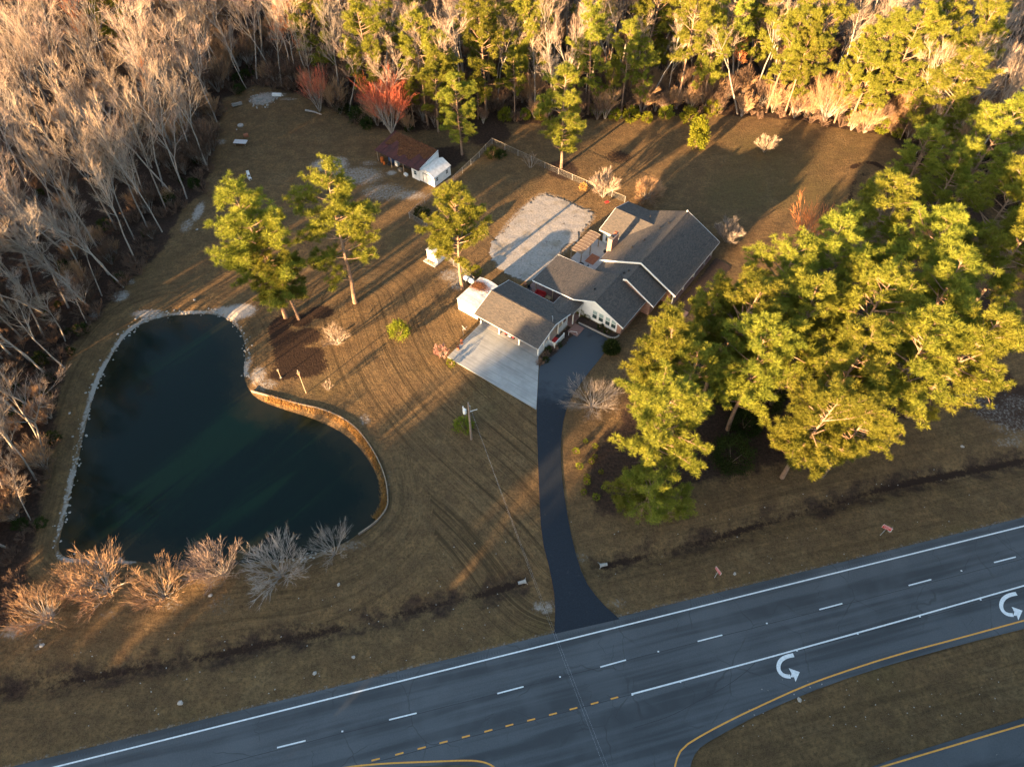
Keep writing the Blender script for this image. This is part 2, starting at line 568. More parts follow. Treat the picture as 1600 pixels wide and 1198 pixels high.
M['pad'] = concrete("stained_concrete", (.33, .335, .325), (.25, .255, .25), True)
M['patio'] = concrete("patio_concrete", (.40, .38, .36), (.30, .28, .27))
def gravel_mat():
    m, nt, b = new_mat("crushed_stone")
    b.inputs["Roughness"].default_value = .95
    o = nnode(nt, "ShaderNodeTexCoord").outputs["Object"]
    f = noise(nt, o, 3.2, 6, .75)
    c = mixc(nt, mrange(nt, f, .3, .7), (.36, .325, .29), (.21, .188, .165))
    c = mixc(nt, mrange(nt, noise(nt, o, .35, 5, .65), .48, .68, 0, .75), c, (.20, .165, .12))
    c = mixc(nt, mrange(nt, noise(nt, o, 1.1, 5, .7), .58, .70, 0, .85), c, (.075, .058, .040))
    lk(nt, c, b.inputs["Base Color"])
    bump(nt, b, f, .8, .06)
    return m


M['gravel'] = gravel_mat()


def water_mat():
    m, nt, b = new_mat("pond_water")
    geo = nnode(nt, "ShaderNodeNewGeometry")
    n = noise(nt, geo.outputs["Position"], .05, 3)
    n2 = noise(nt, geo.outputs["Position"], .35, 4)
    c = mixc(nt, mrange(nt, n, .35, .65), (.0008, .0064, .0046), (.0010, .0058, .0034))
    sh = mrange(nt, math_n(nt, 'ADD', attr(nt, "shore"), math_n(nt, 'MULTIPLY', math_n(nt, 'SUBTRACT', n2, .5), 5.0)), -4.5, .2)
    c = mixc(nt, math_n(nt, 'MULTIPLY', sh, .85), c, (.016, .015, .007))
    lk(nt, c, b.inputs["Base Color"])
    b.inputs["Roughness"].default_value = .12
    b.inputs["Specular IOR Level"].default_value = .21
    bump(nt, b, noise(nt, geo.outputs["Position"], 1.2, 2), .03, .05)
    return m


M['water'] = water_mat()


# ------------------------------------------------------------------ mesh building
class MB:
    def __init__(self):
        self.v, self.f, self.uv = [], [], None

    def add(self, vs, fs):
        o = len(self.v)
        self.v += [tuple(p) for p in vs]
        self.f += [tuple(i + o for i in f) for f in fs]
        return self

    def box(self, c, s, rz=0.0, mtx=None):
        x, y, z = s[0] / 2, s[1] / 2, s[2] / 2
        vs = [Vector((i * x, j * y, k * z)) for k in (-1, 1) for j in (-1, 1) for i in (-1, 1)]
        m = mtx or Matrix.Rotation(rz, 3, 'Z')
        vs = [m @ q + Vector(c) for q in vs]
        return self.add(vs, [(0, 2, 3, 1), (4, 5, 7, 6), (0, 1, 5, 4), (2, 6, 7, 3), (0, 4, 6, 2), (1, 3, 7, 5)])

    def tube(self, pts, rad, n=6, cap=True):
        pts = [Vector(p) for p in pts]
        if isinstance(rad, (int, float)):
            rad = [rad] * len(pts)
        vs, fs = [], []
        for i, p in enumerate(pts):
            d = (pts[min(i + 1, len(pts) - 1)] - pts[max(i - 1, 0)])
            if d.length < 1e-9:
                d = Vector((0, 0, 1))
            d.normalize()
            a = d.orthogonal().normalized() if abs(d.z) < .95 else Vector((1, 0, 0))
            a = (a - d * a.dot(d)).normalized()
            bb = d.cross(a)
            for k in range(n):
                t = 2 * math.pi * k / n
                vs.append(p + (a * math.cos(t) + bb * math.sin(t)) * rad[i])
        for i in range(len(pts) - 1):
            for k in range(n):
                k2 = (k + 1) % n
                fs.append((i * n + k, i * n + k2, (i + 1) * n + k2, (i + 1) * n + k))
        if cap:
            fs.append(tuple(range(n))[::-1])
            fs.append(tuple((len(pts) - 1) * n + k for k in range(n)))
        return self.add(vs, fs)

    def prism(self, poly, down):
        """closed solid from a 3D polygon, thickened by the vector down"""
        n = len(poly)
        top = [Vector(p) for p in poly]
        dn = Vector(down)
        bot = [p + dn for p in top]
        fs = [tuple(range(n)), tuple(range(2 * n - 1, n - 1, -1))]
        for i in range(n):
            j = (i + 1) % n
            fs.append((i, i + n, j + n, j))
        return self.add(top + bot, fs)

    def lathe(self, prof, n=12, c=(0, 0, 0)):
        vs, fs = [], []
        for r, z in prof:
            for k in range(n):
                t = 2 * math.pi * k / n
                vs.append((c[0] + r * math.cos(t), c[1] + r * math.sin(t), c[2] + z))
        m = len(prof)
        for i in range(m - 1):
            for k in range(n):
                k2 = (k + 1) % n
                fs.append((i * n + k, i * n + k2, (i + 1) * n + k2, (i + 1) * n + k))
        fs.append(tuple(range(n))[::-1])
        fs.append(tuple((m - 1) * n + k for k in range(n)))
        return self.add(vs, fs)

    def rock(self, c, s, seed=0, lump=.25):
        rs = random.Random(seed)
        bm = bmesh.new()
        bmesh.ops.create_icosphere(bm, subdivisions=2, radius=1)
        vs = []
        for v in bm.verts:
            k = 1 + rs.uniform(-lump, lump)
            vs.append((c[0] + v.co.x * s[0] * k, c[1] + v.co.y * s[1] * k, c[2] + v.co.z * s[2] * k))
        bm.verts.index_update()
        fs = [tuple(v.index for v in f.verts) for f in bm.faces]
        bm.free()
        return self.add(vs, fs)

    def mesh(self, name, mat):
        me = bpy.data.meshes.new(name)
        me.from_pydata(self.v, [], self.f)
        if mat is not None:
            me.materials.append(mat)
        me.update()
        return me

    def build(self, name, mat, parent=None, loc=(0, 0, 0), smooth=False, uv=False):
        me = self.mesh(name, mat)
        if smooth:
            me.polygons.foreach_set("use_smooth", [True] * len(me.polygons))
        if uv:
            box_uv(me)
        o = bpy.data.objects.new(name, me)
        COL.objects.link(o)
        o.location = loc
        if parent is not None:
            o.parent = parent
        return o


def box_uv(me):
    """UV in metres: u horizontal along the face, v up the slope"""
    ul = me.uv_layers.new(name="UVMap")
    for p in me.polygons:
        n = p.normal
        if abs(n.z) > .999:
            ux, vy = Vector((1, 0, 0)), Vector((0, 1, 0))
        else:
            ux = Vector((0, 0, 1)).cross(n).normalized()
            vy = n.cross(ux).normalized()
        for li in p.loop_indices:
            co = me.vertices[me.loops[li].vertex_index].co
            ul.data[li].uv = (co.dot(ux), co.dot(vy))


def tag(o, label=None, cat=None, group=None, kind=None):
    if label:
        o['label'] = label
    if cat:
        o['category'] = cat
    if group:
        o['group'] = group
    if kind:
        o['kind'] = kind
    return o


def thing(name, label, cat, loc=(0, 0, 0), rz=0.0, group=None):
    o = bpy.data.objects.new(name, None)
    o.empty_display_size = .5
    COL.objects.link(o)
    o.location = loc
    o.rotation_euler = (0, 0, rz)
    return tag(o, label, cat, group)


def put(name, mesh, parent=None, loc=(0, 0, 0), rz=0.0, sc=1.0):
    o = bpy.data.objects.new(name, mesh)
    COL.objects.link(o)
    o.location = loc
    o.rotation_euler = (0, 0, rz)
    o.scale = (sc, sc, sc)
    if parent is not None:
        o.parent = parent
    return o


def gz1(x, y):
    return float(ground_z(np.array([x]), np.array([y]))[0])


# ------------------------------------------------------------------ ground
def build_ground():
    xs = np.concatenate([[-4000, -1500, -700, -350, -220, -170], np.arange(-130, 130.01, .42), [170, 220, 350, 700, 1500, 4000]])
    ys = np.concatenate([[-4000, -1500, -600, -250, -120, -60, -30, -10], np.arange(5, 185.01, .42), [210, 260, 350, 700, 1500, 4000]])
    X, Y = np.meshgrid(xs, ys)
    X = X.ravel()
    Y = Y.ravel()
    nx, ny = len(xs), len(ys)
    Z = ground_z(X, Y)
    me = bpy.data.meshes.new("ground")
    me.vertices.add(nx * ny)
    me.vertices.foreach_set("co", np.stack([X, Y, Z], 1).ravel())
    i = (np.arange(ny - 1)[:, None] * nx + np.arange(nx - 1)[None, :]).ravel()
    q = np.stack([i, i + 1, i + nx + 1, i + nx], 1).ravel()
    nf = len(i)
    me.loops.add(nf * 4)
    me.loops.foreach_set("vertex_index", q)
    me.polygons.add(nf)
    me.polygons.foreach_set("loop_start", np.arange(nf) * 4)
    me.polygons.foreach_set("loop_total", np.full(nf, 4))
    me.polygons.foreach_set("use_smooth", np.ones(nf, bool))
    me.update(calc_edges=True)
    # zones
    sdp = sdist(X, Y, POND)
    u, w = toroad(X, Y)
    wd = sdist(X, Y, WOODS_POLY)
    litter = sstep(2.0, -3.0, wd) * 1.0
    litter = np.maximum(litter, sstep(3, -3, sdist(X, Y, PINE_BED)) * .9)
    for (px, py, r) in ((700, 245, 6), (880, 265, 5), (760, 205, 8), (1480, 330, 12), (1560, 620, 9), (1420, 300, 8)):
        cx, cy = P(px, py)
        litter = np.maximum(litter, sstep(r, r * .3, np.hypot(X - cx, Y - cy)) * .75)
    muck = np.zeros_like(X)
    for (px, py, rx, ry) in ((470, 572, 4.2, 2.4), (436, 512, 1.7, 2.6), (501, 488, 2.2, 1.5), (452, 548, 2.6, 2.4), (486, 555, 2.2, 1.8), (440, 585, 2.0, 1.2), (470, 500, 1.9, 1.5), (445, 530, 2.4, 2.2), (480, 525, 2.2, 1.8), (462, 560, 3.4, 2.6)):
        cx, cy = P(px, py)
        muck = np.maximum(muck, sstep(1.6, .4, np.hypot((X - cx) / rx, (Y - cy) / ry)) * .85)
    for dl in DITCHES:
        d, _, _ = dist_poly(X, Y, dl)
        muck = np.maximum(muck, sstep(1.1, .1, d) * (.35 + .45 * vnoise(X, Y, 5, 17)))
        muck = np.maximum(muck, sstep(2.8, .4, d) * (.10 + .34 * vnoise(X, Y, 7, 19)))
        litter = np.maximum(litter, sstep(4.0, .8, d) * .48)
    cx, cy = P(966, 245)
    muck = np.maximum(muck, sstep(4.0, 1.0, np.hypot((X - cx) * .8, Y - cy)) * .62)
    for arc in ([(1335, 330), (1328, 300), (1338, 278), (1365, 265), (1400, 270)], [(1345, 300), (1362, 283), (1392, 290), (1420, 300), (1460, 300)], [(1330, 262), (1360, 250), (1380, 262)],
                [(1430, 330), (1450, 318), (1480, 325)]):
        d, _, _ = dist_poly(X, Y, smooth(PL(arc), 2))
        muck = np.maximum(muck, sstep(1.1, .2, d) * (.15 + .85 * vnoise(X, Y, 2.0, 23)))
    litter = np.maximum(litter, np.where(w < -8, .24, 0))
    sand = np.zeros_like(X)
    bd, _, _ = dist_poly(X, Y, BULK)
    rim = sstep(-.25, .1, sdp) * sstep(1.0, .3, sdp)
    rim = rim * sstep(1.5, 4.0, bd)
    rim = rim * (.28 + .95 * vnoise(X, Y, 3.0, 9)) * sstep(33, 38, Y + .35 * np.abs(X + 40) * (X < -45))
    sand = np.maximum(sand, rim)
    for (px, py, rx, ry, k) in ((375, 486, 3.0, 1.6, .95), (352, 484, 3, .8, .8), (232, 490, 3.5, 1.0, .75), (403, 586, 1.6, 1.8, .7), (415, 600, 2.4, 1.2, .6), (385, 566, 1.2, 2, .6),
                                (310, 330, 1.2, 3.0, .75), (292, 352, 1.6, 2.2, .6), (188, 462, 1.8, 1.4, .75), (148, 492, 1.4, 1.0, .6), (205, 440, 1, .8, .6),
                                (62, 648, 1.2, 1.2, .75), (55, 705, 1.6, 1.6, .65), (410, 155, 3.2, 2.2, .85), (425, 148, 4, 1.2, .7), (345, 222, 1.6, 1.2, .6), (450, 155, 3, .6, .6),
                                (75, 960, 1.2, 1.4, .7), (60, 1006, .9, .8, .5), (268, 945, 1.9, .9, .5), (345, 945, 2.6, 1.6, .42), (20, 985, 2, 1.2, .6), (330, 905, 3, 1.6, .45), (120, 930, 2.4, 1.0, .5), (170, 960, 2, .8, .45),
                                (515, 258, 4.5, 2.2, .8), (560, 275, 6.5, 3.2, .62), (600, 300, 6, 3.0, .58), (640, 305, 4.5, 1.6, .62), (577, 255, 2.5, 1.0, .55), (525, 250, 3, 1.2, .7), (612, 270, 1.2, .8, .8), (535, 270, 4.5, 1.8, .6),
                                (1520, 620, 4.5, 2.0, .5), (1555, 645, 5, 2.2, .5), (1585, 665, 5, 2.4, .5), (1505, 605, 2, 2.2, .5), (1590, 630, 4, 2, .5), (1575, 690, 3.5, 1, .5),
                                (570, 655, 1.2, 1.2, .55), (605, 760, .5, 4, .45), (545, 850, 3, 1, .5), (850, 948, 2.0, .9, .62), (910, 868, 1.2, .8, .5), (964, 942, 1.6, .8, .5),
                                (708, 430, 3.2, 1.8, .62), (715, 445, 2.0, 1.5, .6), (1480, 330, 2.5, 1.0, .5), (1005, 800, 1.0, 1.0, .0), (1130, 700, 3, 1.6, .3)):
        cx, cy = P(px, py)
        d = np.hypot((X - cx) / rx, (Y - cy) / (ry * 1.2))
        sand = np.maximum(sand, sstep(1.45, .35, d) * k)
    sand = np.maximum(sand, sstep(1.8, -.6, sdist(X, Y, GRAVEL)) * .62)
    # pale crumbled margin beside the pavement and the driveway
    sand = np.maximum(sand, sstep(.9, .15, w) * (w > -.2) * .50)
    dd = sdist(X, Y, DRIVE)
    sand = np.maximum(sand, sstep(.5, .1, np.abs(dd)) * .42)
    green = np.clip((vnoise(X, Y, 26, 5) - .45) * .9, 0, .5)
    for (px, py, r, k) in ((760, 620, 9, .5), (450, 190, 12, .3), (1230, 270, 22, .8), (1150, 300, 12, .7), (1350, 230, 12, .55), (300, 400, 8, .25), (1300, 870, 12, .35), (860, 975, 4, .6), (480, 1090, 12, .3), (1100, 260, 10, .25), (730, 660, 3, .6), (620, 380, 7, .35)):
        cx, cy = P(px, py)
        green = np.maximum(green, sstep(r, r * .2, np.hypot(X - cx, Y - cy)) * k)
    green = np.maximum(green, sstep(3.0, .6, w) * (w > 0) * .45)
    dT, aT, sT = dist_poly(X, Y, TRACK)
    dP = np.abs(sdp)
    ang = np.arctan2(Y - 50, X + 35) * 28
    usep = (dP < dT * .75) & (X < 0)
    right = X > 6
    across = np.where(right, w, np.where(usep, sdp, dT * sT))
    along = np.where(right, u, np.where(usep, ang, aT))
    streak = np.where(right, .45 * sstep(45, 15, w), np.where(usep, .55 * sstep(14, 7, dP), 1.0 * sstep(17, 9, dT)))
    streak = np.where(~right & ~usep & (dT > 17), .0, streak)
    streak = np.maximum(streak, .2)
    for nm, arr in (("litter", litter), ("muck", muck), ("sand", sand), ("green", green), ("across", across), ("along", along), ("streak", streak)):
        a = me.attributes.new(nm, 'FLOAT', 'POINT')
        a.data.foreach_set("value", arr.astype(np.float32))
    me.materials.append(M['ground'])
    o = bpy.data.objects.new("ground", me)
    COL.objects.link(o)
    tag(o, kind='structure')
    return o


build_ground()


def sheet(name, poly, z, mat, kind='structure', parent=None):
    bm = bmesh.new()
    vs = [bm.verts.new((x, y, z)) for x, y in poly]
    f = bm.faces.new(vs)
    f.normal_update()
    if f.normal.z < 0:
        f.normal_flip()
        f.normal_update()
    bmesh.ops.triangulate(bm, faces=bm.faces[:])
    for f in bm.faces:
        f.normal_update()
        if f.normal.z < 0:
            f.normal_flip()
    me = bpy.data.meshes.new(name)
    bm.to_mesh(me)
    bm.free()
    me.materials.append(mat)
    o = bpy.data.objects.new(name, me)
    COL.objects.link(o)
    if parent is not None:
        o.parent = parent
    elif kind:
        o['kind'] = kind
    return o


def offset_poly(poly, d):
    """grow a closed polygon outward by d"""
    n = len(poly)
    area = sum(poly[i][0] * poly[(i + 1) % n][1] - poly[(i + 1) % n][0] * poly[i][1] for i in range(n))
    s = 1 if area > 0 else -1
    out = []
    for i in range(n):
        ax, ay = poly[i - 1]
        bx, by = poly[(i + 1) % n]
        tx, ty = bx - ax, by - ay
        L = math.hypot(tx, ty) + 1e-9
        out.append((poly[i][0] + ty / L * d * s, poly[i][1] - tx / L * d * s))
    return out


# pond
def pond_water():
    poly = offset_poly(POND, 1.4)
    xs = np.arange(min(p[0] for p in poly) - 1, max(p[0] for p in poly) + 1, .7)
    ys = np.arange(min(p[1] for p in poly) - 1, max(p[1] for p in poly) + 1, .7)
    X, Y = np.meshgrid(xs, ys)
    sd = sdist(X.ravel(), Y.ravel(), POND).reshape(X.shape)
    ny, nx = X.shape
    fs = []
    for j in range(ny - 1):
        for i in range(nx - 1):
            if sd[j:j + 2, i:i + 2].min() < .8:
                fs.append((j * nx + i, j * nx + i + 1, (j + 1) * nx + i + 1, (j + 1) * nx + i))
    me = bpy.data.meshes.new("pond_water")
    me.from_pydata([(x, y, WATER_Z) for x, y in zip(X.ravel(), Y.ravel())], [], fs)
    a = me.attributes.new("shore", 'FLOAT', 'POINT')
    a.data.foreach_set("value", sd.ravel().astype(np.float32))
    me.materials.append(M['water'])
    o = bpy.data.objects.new("pond_water", me)
    COL.objects.link(o)
    o['kind'] = 'structure'


pond_water()


# ------------------------------------------------------------------ highway
def strip_poly(path, wd):
    """quad strip along a path; returns MB"""
    mb = MB()
    L, Rr = [], []
    n = len(path)
    for i in range(n):
        a = path[max(i - 1, 0)]
        b = path[min(i + 1, n - 1)]
        dx, dy = b[0] - a[0], b[1] - a[1]
        k = math.hypot(dx, dy) + 1e-9
        nx, ny = -dy / k * wd / 2, dx / k * wd / 2
        L.append((path[i][0] + nx, path[i][1] + ny))
        Rr.append((path[i][0] - nx, path[i][1] - ny))
    return L, Rr


def line_mesh(path, wd, z, name, mat, parent):
    L, Rr = strip_poly(path, wd)
    n = len(path)
    mb = MB()
    mb.add([(x, y, z) for x, y in L] + [(x, y, z) for x, y in Rr], [(n + i, n + i + 1, i + 1, i) for i in range(n - 1)])
    return mb.build(name, mat, parent)


ZR = .02
y_line = smooth(PL([(1054, 1212), (1055, 1190), (1066, 1167), (1100, 1146), (1150, 1120), (1200, 1096.7), (1250, 1074), (1300, 1055), (1399, 1023), (1499, 996.5), (1600, 969)]), 1)
y_line += [fromroad(toroad(*y_line[-1])[0] + k, toroad(*y_line[-1])[1] + .2) for k in (30, 120, 500)]
med_n = smooth(PL([(1080, 1220), (1078, 1196), (1088, 1172), (1110, 1156), (1200, 1108), (1300, 1067), (1400, 1035), (1500, 1007), (1600, 982)]), 1)
med_n += [fromroad(toroad(*med_n[-1])[0] + k, toroad(*med_n[-1])[1] + .2) for k in (30, 120, 500)]
med_s = smooth(PL([(1300, 1219), (1365, 1196), (1432, 1173), (1500, 1152), (1600, 1121)]), 1)
med_s += [fromroad(toroad(*med_s[-1])[0] + k, toroad(*med_s[-1])[1] - .2) for k in (30, 120, 500)]
u1, w1 = toroad(*med_s[0])
uend, wend = toroad(*med_s[-1])
pave = [fromroad(-700, 0)] + [fromroad(700, 0)] + [med_n[-1]] + med_n[::-1] + [fromroad(u1 - 12, w1 - 1.5)] + med_s + [fromroad(700, wend - 13)] + [fromroad(-700, w1 - 15)]
road = sheet("highway", pave, ZR, M['asphalt'])
# left median beyond the crossover, mostly below the picture
lm = smooth(PL([(770, 1204), (740, 1194), (640, 1197), (560, 1203)]), 1)
ul, wl = toroad(*lm[-1])
lmp = lm + [fromroad(-300, wl - .2), fromroad(-300, wl - 6), fromroad(ul + 4, wl - 6)]
med_l = sheet("median", lmp, ZR + .03, simple("median_grass", (.10, .075, .045), (.06, .05, .03), .95, .8, bmp=.8))

# edge line, lane line, turn lane line
def road_px(pts):
    return PL(pts)


e0, e1 = P(180, 1171), P(1600, 819)
line_mesh([fromroad(u, toroad(*P(800, 1020))[1] - .02) for u in np.linspace(-300, 300, 61)], .15, ZR + .006, "edge_line", M['paint_white'], road)
for (a, b) in (((433, 1167.5), (477.5, 1156.5)), ((608, 1124), (651, 1113.5)), ((777, 1083), (818, 1072.2)), ((938, 1041.6), (978, 1030.6)), ((1090, 1001.6), (1128.5, 991.7)), ((1280, 952), (1316, 942.5)), ((1419.5, 914.4), (1455, 905)), ((1553, 878.5), (1587, 869.8)), ((1680, 845), (1712, 836.8)), ((250, 1213), (296, 1201.5))):
    line_mesh([P(*a), P(*b)], .14, ZR + .006, "lane_dash", M['paint_white'], road)
wl_ = toroad(*P(1200, 1027))
tl0 = P(986.6, 1084)
line_mesh([tl0, P(1200, 1027), P(1400, 971.5), P(1600, 914.6), fromroad(toroad(*P(1600, 914.6))[0] + 200, toroad(*P(1600, 914.6))[1])], .16, ZR + .006, "turn_lane_line", M['paint_white'], road)
for (x, y) in ((587, 1186), (624, 1177), (659, 1168), (693, 1159), (728, 1150), (763, 1141), (796, 1132.5), (830, 1124), (864, 1115), (896, 1106.5), (929, 1098), (960, 1090)):
    X, Y = P(x, y)
    line_mesh([(X - .42 * RC, Y - .42 * RS_), (X + .42 * RC, Y + .42 * RS_)], .15, ZR + .006, "yellow_dash", M['paint_yellow'], road)
line_mesh(y_line, .16, ZR + .006, "yellow_edge_line", M['paint_yellow'], road)
line_mesh([p for p in (lambda q: q)(smooth(PL([(1250, 1238), (1376, 1198), (1420, 1185), (1500, 1161), (1600, 1131.5)]), 1))] + [fromroad(toroad(*P(1600, 1131.5))[0] + 200, toroad(*P(1600, 1131.5))[1])], .16, ZR + .006, "yellow_edge_line", M['paint_yellow'], road)
line_mesh(smooth(PL([(500, 1207), (545, 1197), (600, 1192), (680, 1189), (735, 1187), (758, 1190), (774, 1198), (778, 1210)]), 2), .16, ZR + .006, "yellow_edge_line", M['paint_yellow'], road)
# tar seams along the lane joints
for off, px in ((0, (631, 1118.6)), (0, (763, 1141.5))):
    w0 = toroad(*P(*px))[1]
    rs = random.Random(int(px[0]))
    line_mesh([fromroad(u, w0 - .12 + rs.uniform(-.02, .02)) for u in np.linspace(-120, 120, 121)], .055, ZR + .003, "tar_seam", M['seam'], road)
line_mesh(smooth(PL([(990, 1137), (1050, 1118), (1090, 1095), (1130, 1075), (1165, 1050), (1180, 1035)]), 2), .05, ZR + .003, "tar_seam", M['seam'], road)
for k in range(34):
    rs = random.Random(100 + k)
    u = rs.uniform(-60, 75)
    w0 = rs.choice([-2.2, -3.5, -5.5, -7.5, -10.5])
    ln = rs.uniform(.8, 3.2)
    pth = [fromroad(u + rs.uniform(-.25, .25) + i * rs.uniform(-.15, .15), w0 + ln * i / 5) for i in range(6)]
    line_mesh(pth, .03, ZR + .003, "crack", M['seam'], road)
# rumble grooves of the shoulder: thin darker boxes, recess shade put into their colour
wsh = toroad(*P(800, 1020))[1]
rg = MB()
u = -75.0
while u < 95:
    for i in range(22):
        c = fromroad(u + i * .30, wsh + .45)
        rg.box((c[0], c[1], ZR + .0), (.11, .34, .008), RA)
    u += 9.6
ro = rg.build("rumble_grooves", simple("groove_shade", (.048, .055, .064), (.06, .068, .078), .85, 3), road)
ro['kind'] = 'stuff'
# road studs
for (x, y) in ((535, 1142), (875, 1057), (1028.5, 1017.5), (1198, 973.5), (1502, 891.5), (988, 1085), (1063, 1065), (1245, 1016), (1340, 990), (1437, 963), (1532, 936.5), (754, 1225)):
    X, Y = P(x, y)
    mb = MB()
    mb.prism([(X - .09, Y - .07, ZR + .03), (X + .09, Y - .07, ZR + .03), (X + .09, Y + .07, ZR + .03), (X - .09, Y + .07, ZR + .03)], (0, 0, -.03))
    mb.build("road_stud", M['paint_white'], road)


def u_arrow(cx, cy):
    """white U-turn arrow painted in the turn lane"""
    def q(px, py):
        return P(px, py)
    outer, inner = [], []
    # hook: starts at the upper right end, swings left and round to the arrow head
    ctr = [(11, -24), (0.5, -22), (-8, -17.5), (-12.5, -10.5), (-13, -2), (-9, 5), (-2, 9), (6, 9.5)]
    path = smooth([q(cx + x, cy + y) for x, y in ctr], 2)
    n = len(path)
    L, Rr = strip_poly(path, .42)
    mb = MB()
    z = ZR + .006
    mb.add([(x, y, z) for x, y in L] + [(x, y, z) for x, y in Rr], [(n + i, n + i + 1, i + 1, i) for i in range(n - 1)])
    tip = q(cx + 20.5, cy + 2.5)
    hd = [q(cx + 3.5, cy - 3.5), tip, q(cx + 14, cy + 17.5), q(cx + 11.5, cy + 10.5), q(cx + 6, cy + 10.5), q(cx + 7.8, cy + 5.0)]
    mb.add([(x, y, z + .002) for x, y in hd], [(5, 4, 3, 1), (5, 1, 0), (3, 2, 1)])
    o = mb.build("turn_arrow", M['paint_white'], road)
    for p in o.data.polygons:
        if p.normal.z < 0:
            p.flip()


u_arrow(1229, 1047)
u_arrow(1577, 951)

# ------------------------------------------------------------------ driveway, parking pad, gravel yard
dr = smooth(DRIVE[:8], 1) + smooth(DRIVE[8:19], 1) + DRIVE[19:]
sheet("driveway", dr, .045, M['driveway'])
px0 = thing("parking_pad", "", "", (*ORG, 0), ROT)
for k in ('label', 'category'):
    if k in px0:
        del px0[k]


def to_local(p):
    x, y = p[0] - ORG[0], p[1] - ORG[1]
    return (x * math.cos(ROT) + y * math.sin(ROT), -x * math.sin(ROT) + y * math.cos(ROT))


mb = MB()
pl = [to_local(p) for p in PAD]
mb.prism([(a, b, .075) for a, b in (pl if True else pl[::-1])][::-1], (0, 0, -.2))
pad = mb.build("parking_pad", M['pad'], None, (*ORG, 0))
pad.rotation_euler = (0, 0, ROT)
tag(pad, kind='structure')
bpy.data.objects.remove(px0)
pad.name = "parking_pad"


def ragged(name, poly, step, z, mat, amp=.5, hump=.0):
    xs = [p[0] for p in poly]
    ys = [p[1] for p in poly]
    gx = np.arange(min(xs) - 2, max(xs) + 2, step)
    gy = np.arange(min(ys) - 2, max(ys) + 2, step)
    X, Y = np.meshgrid(gx, gy)
    sd = sdist(X.ravel(), Y.ravel(), poly).reshape(X.shape) + (vnoise(X, Y, 3.1, 31) - .5) * 1.4 * amp + (vnoise(X, Y, .5, 32) - .5) * 1.3 * amp
    nz = z + (vnoise(X, Y, .9, 33) - .5) * .03 + np.clip(-sd, 0, 1) * hump
    ny, nx = X.shape
    keep = sd < 0
    fs = []
    for j in range(ny - 1):
        for i in range(nx - 1):
            if keep[j, i] and keep[j, i + 1] and keep[j + 1, i] and keep[j + 1, i + 1]:
                fs.append((j * nx + i, j * nx + i + 1, (j + 1) * nx + i + 1, (j + 1) * nx + i))
    used = sorted({i for f in fs for i in f})
    mp = {k: n for n, k in enumerate(used)}
    Xr, Yr, Zr = X.ravel(), Y.ravel(), nz.ravel()
    me = bpy.data.meshes.new(name)
    me.from_pydata([(Xr[k], Yr[k], Zr[k]) for k in used], [], [tuple(mp[i] for i in f) for f in fs])
    me.materials.append(mat)
    o = bpy.data.objects.new(name, me)
    COL.objects.link(o)
    o['kind'] = 'structure'
    return o


ragged("gravel_yard", GRAVEL, .2, .045, M['gravel'], .9)

# ------------------------------------------------------------------ house
house = thing("house", "long white and brick ranch house with grey shingled gables and attached carport", "house", (*ORG, 0), ROT)


def slab(name, pts, t=.14, mat=None, parent=house):
    """a roof slope: 3D polygon, thickened straight down"""
    p = [Vector(q) for q in pts]
    n = (p[1] - p[0]).cross(p[2] - p[0])
    if n.z < 0:
        p = p[::-1]
    return MB().prism(p, (0, 0, -t)).build(name, mat or M['shingle'], parent, uv=True)


M['gutter'] = simple("aged_gutter", (.36, .35, .33), (.26, .25, .24), .5, 3)


def trim_board(a, b, hgt=.2, th=.05, parent=house, mat=None, name="rake_trim"):
    """board hanging under a roof edge from a to b"""
    a, b = Vector(a), Vector(b)
    d = (b - a)
    if abs(d.z) < .01:
        mat, name = mat or M['gutter'], "gutter"
    side = Vector((d.y, -d.x, 0)).normalized() * th / 2
    up = Vector((0, 0, .012))
    dn = Vector((0, 0, -hgt))
    mb = MB()
    vs = [a - side + up, a + side + up, b + side + up, b - side + up, a - side + dn, a + side + dn, b + side + dn, b - side + dn]
    mb.add(vs, [(0, 1, 2, 3), (7, 6, 5, 4), (0, 4, 5, 1), (1, 5, 6, 2), (2, 6, 7, 3), (3, 7, 4, 0)])
    return mb.build(name, mat or M['trim'], parent)


def wall(poly2, axis, at, th, mat, name="wall", parent=house):
    """vertical wall: polygon in (s, z) on the plane a=at or b=at"""
    if axis == 'b':
        pts = [(s, at, z) for s, z in poly2]
        dn = (0, th, 0)
    else:
        pts = [(at, s, z) for s, z in poly2]
        dn = (th, 0, 0)
    mb = MB().prism(pts, dn)
    o = mb.build(name, mat, parent)
    bm = bmesh.new()
    bm.from_mesh(o.data)
    bmesh.ops.recalc_face_normals(bm, faces=bm.faces[:])
    bm.to_mesh(o.data)
    bm.free()
    box_uv(o.data)
    return o


def boxp(name, lo, hi, mat, parent=house, uv=True):
    c = [(lo[i] + hi[i]) / 2 for i in range(3)]
    s = [hi[i] - lo[i] for i in range(3)]
    return MB().box(c, s).build(name, mat, parent, uv=uv)


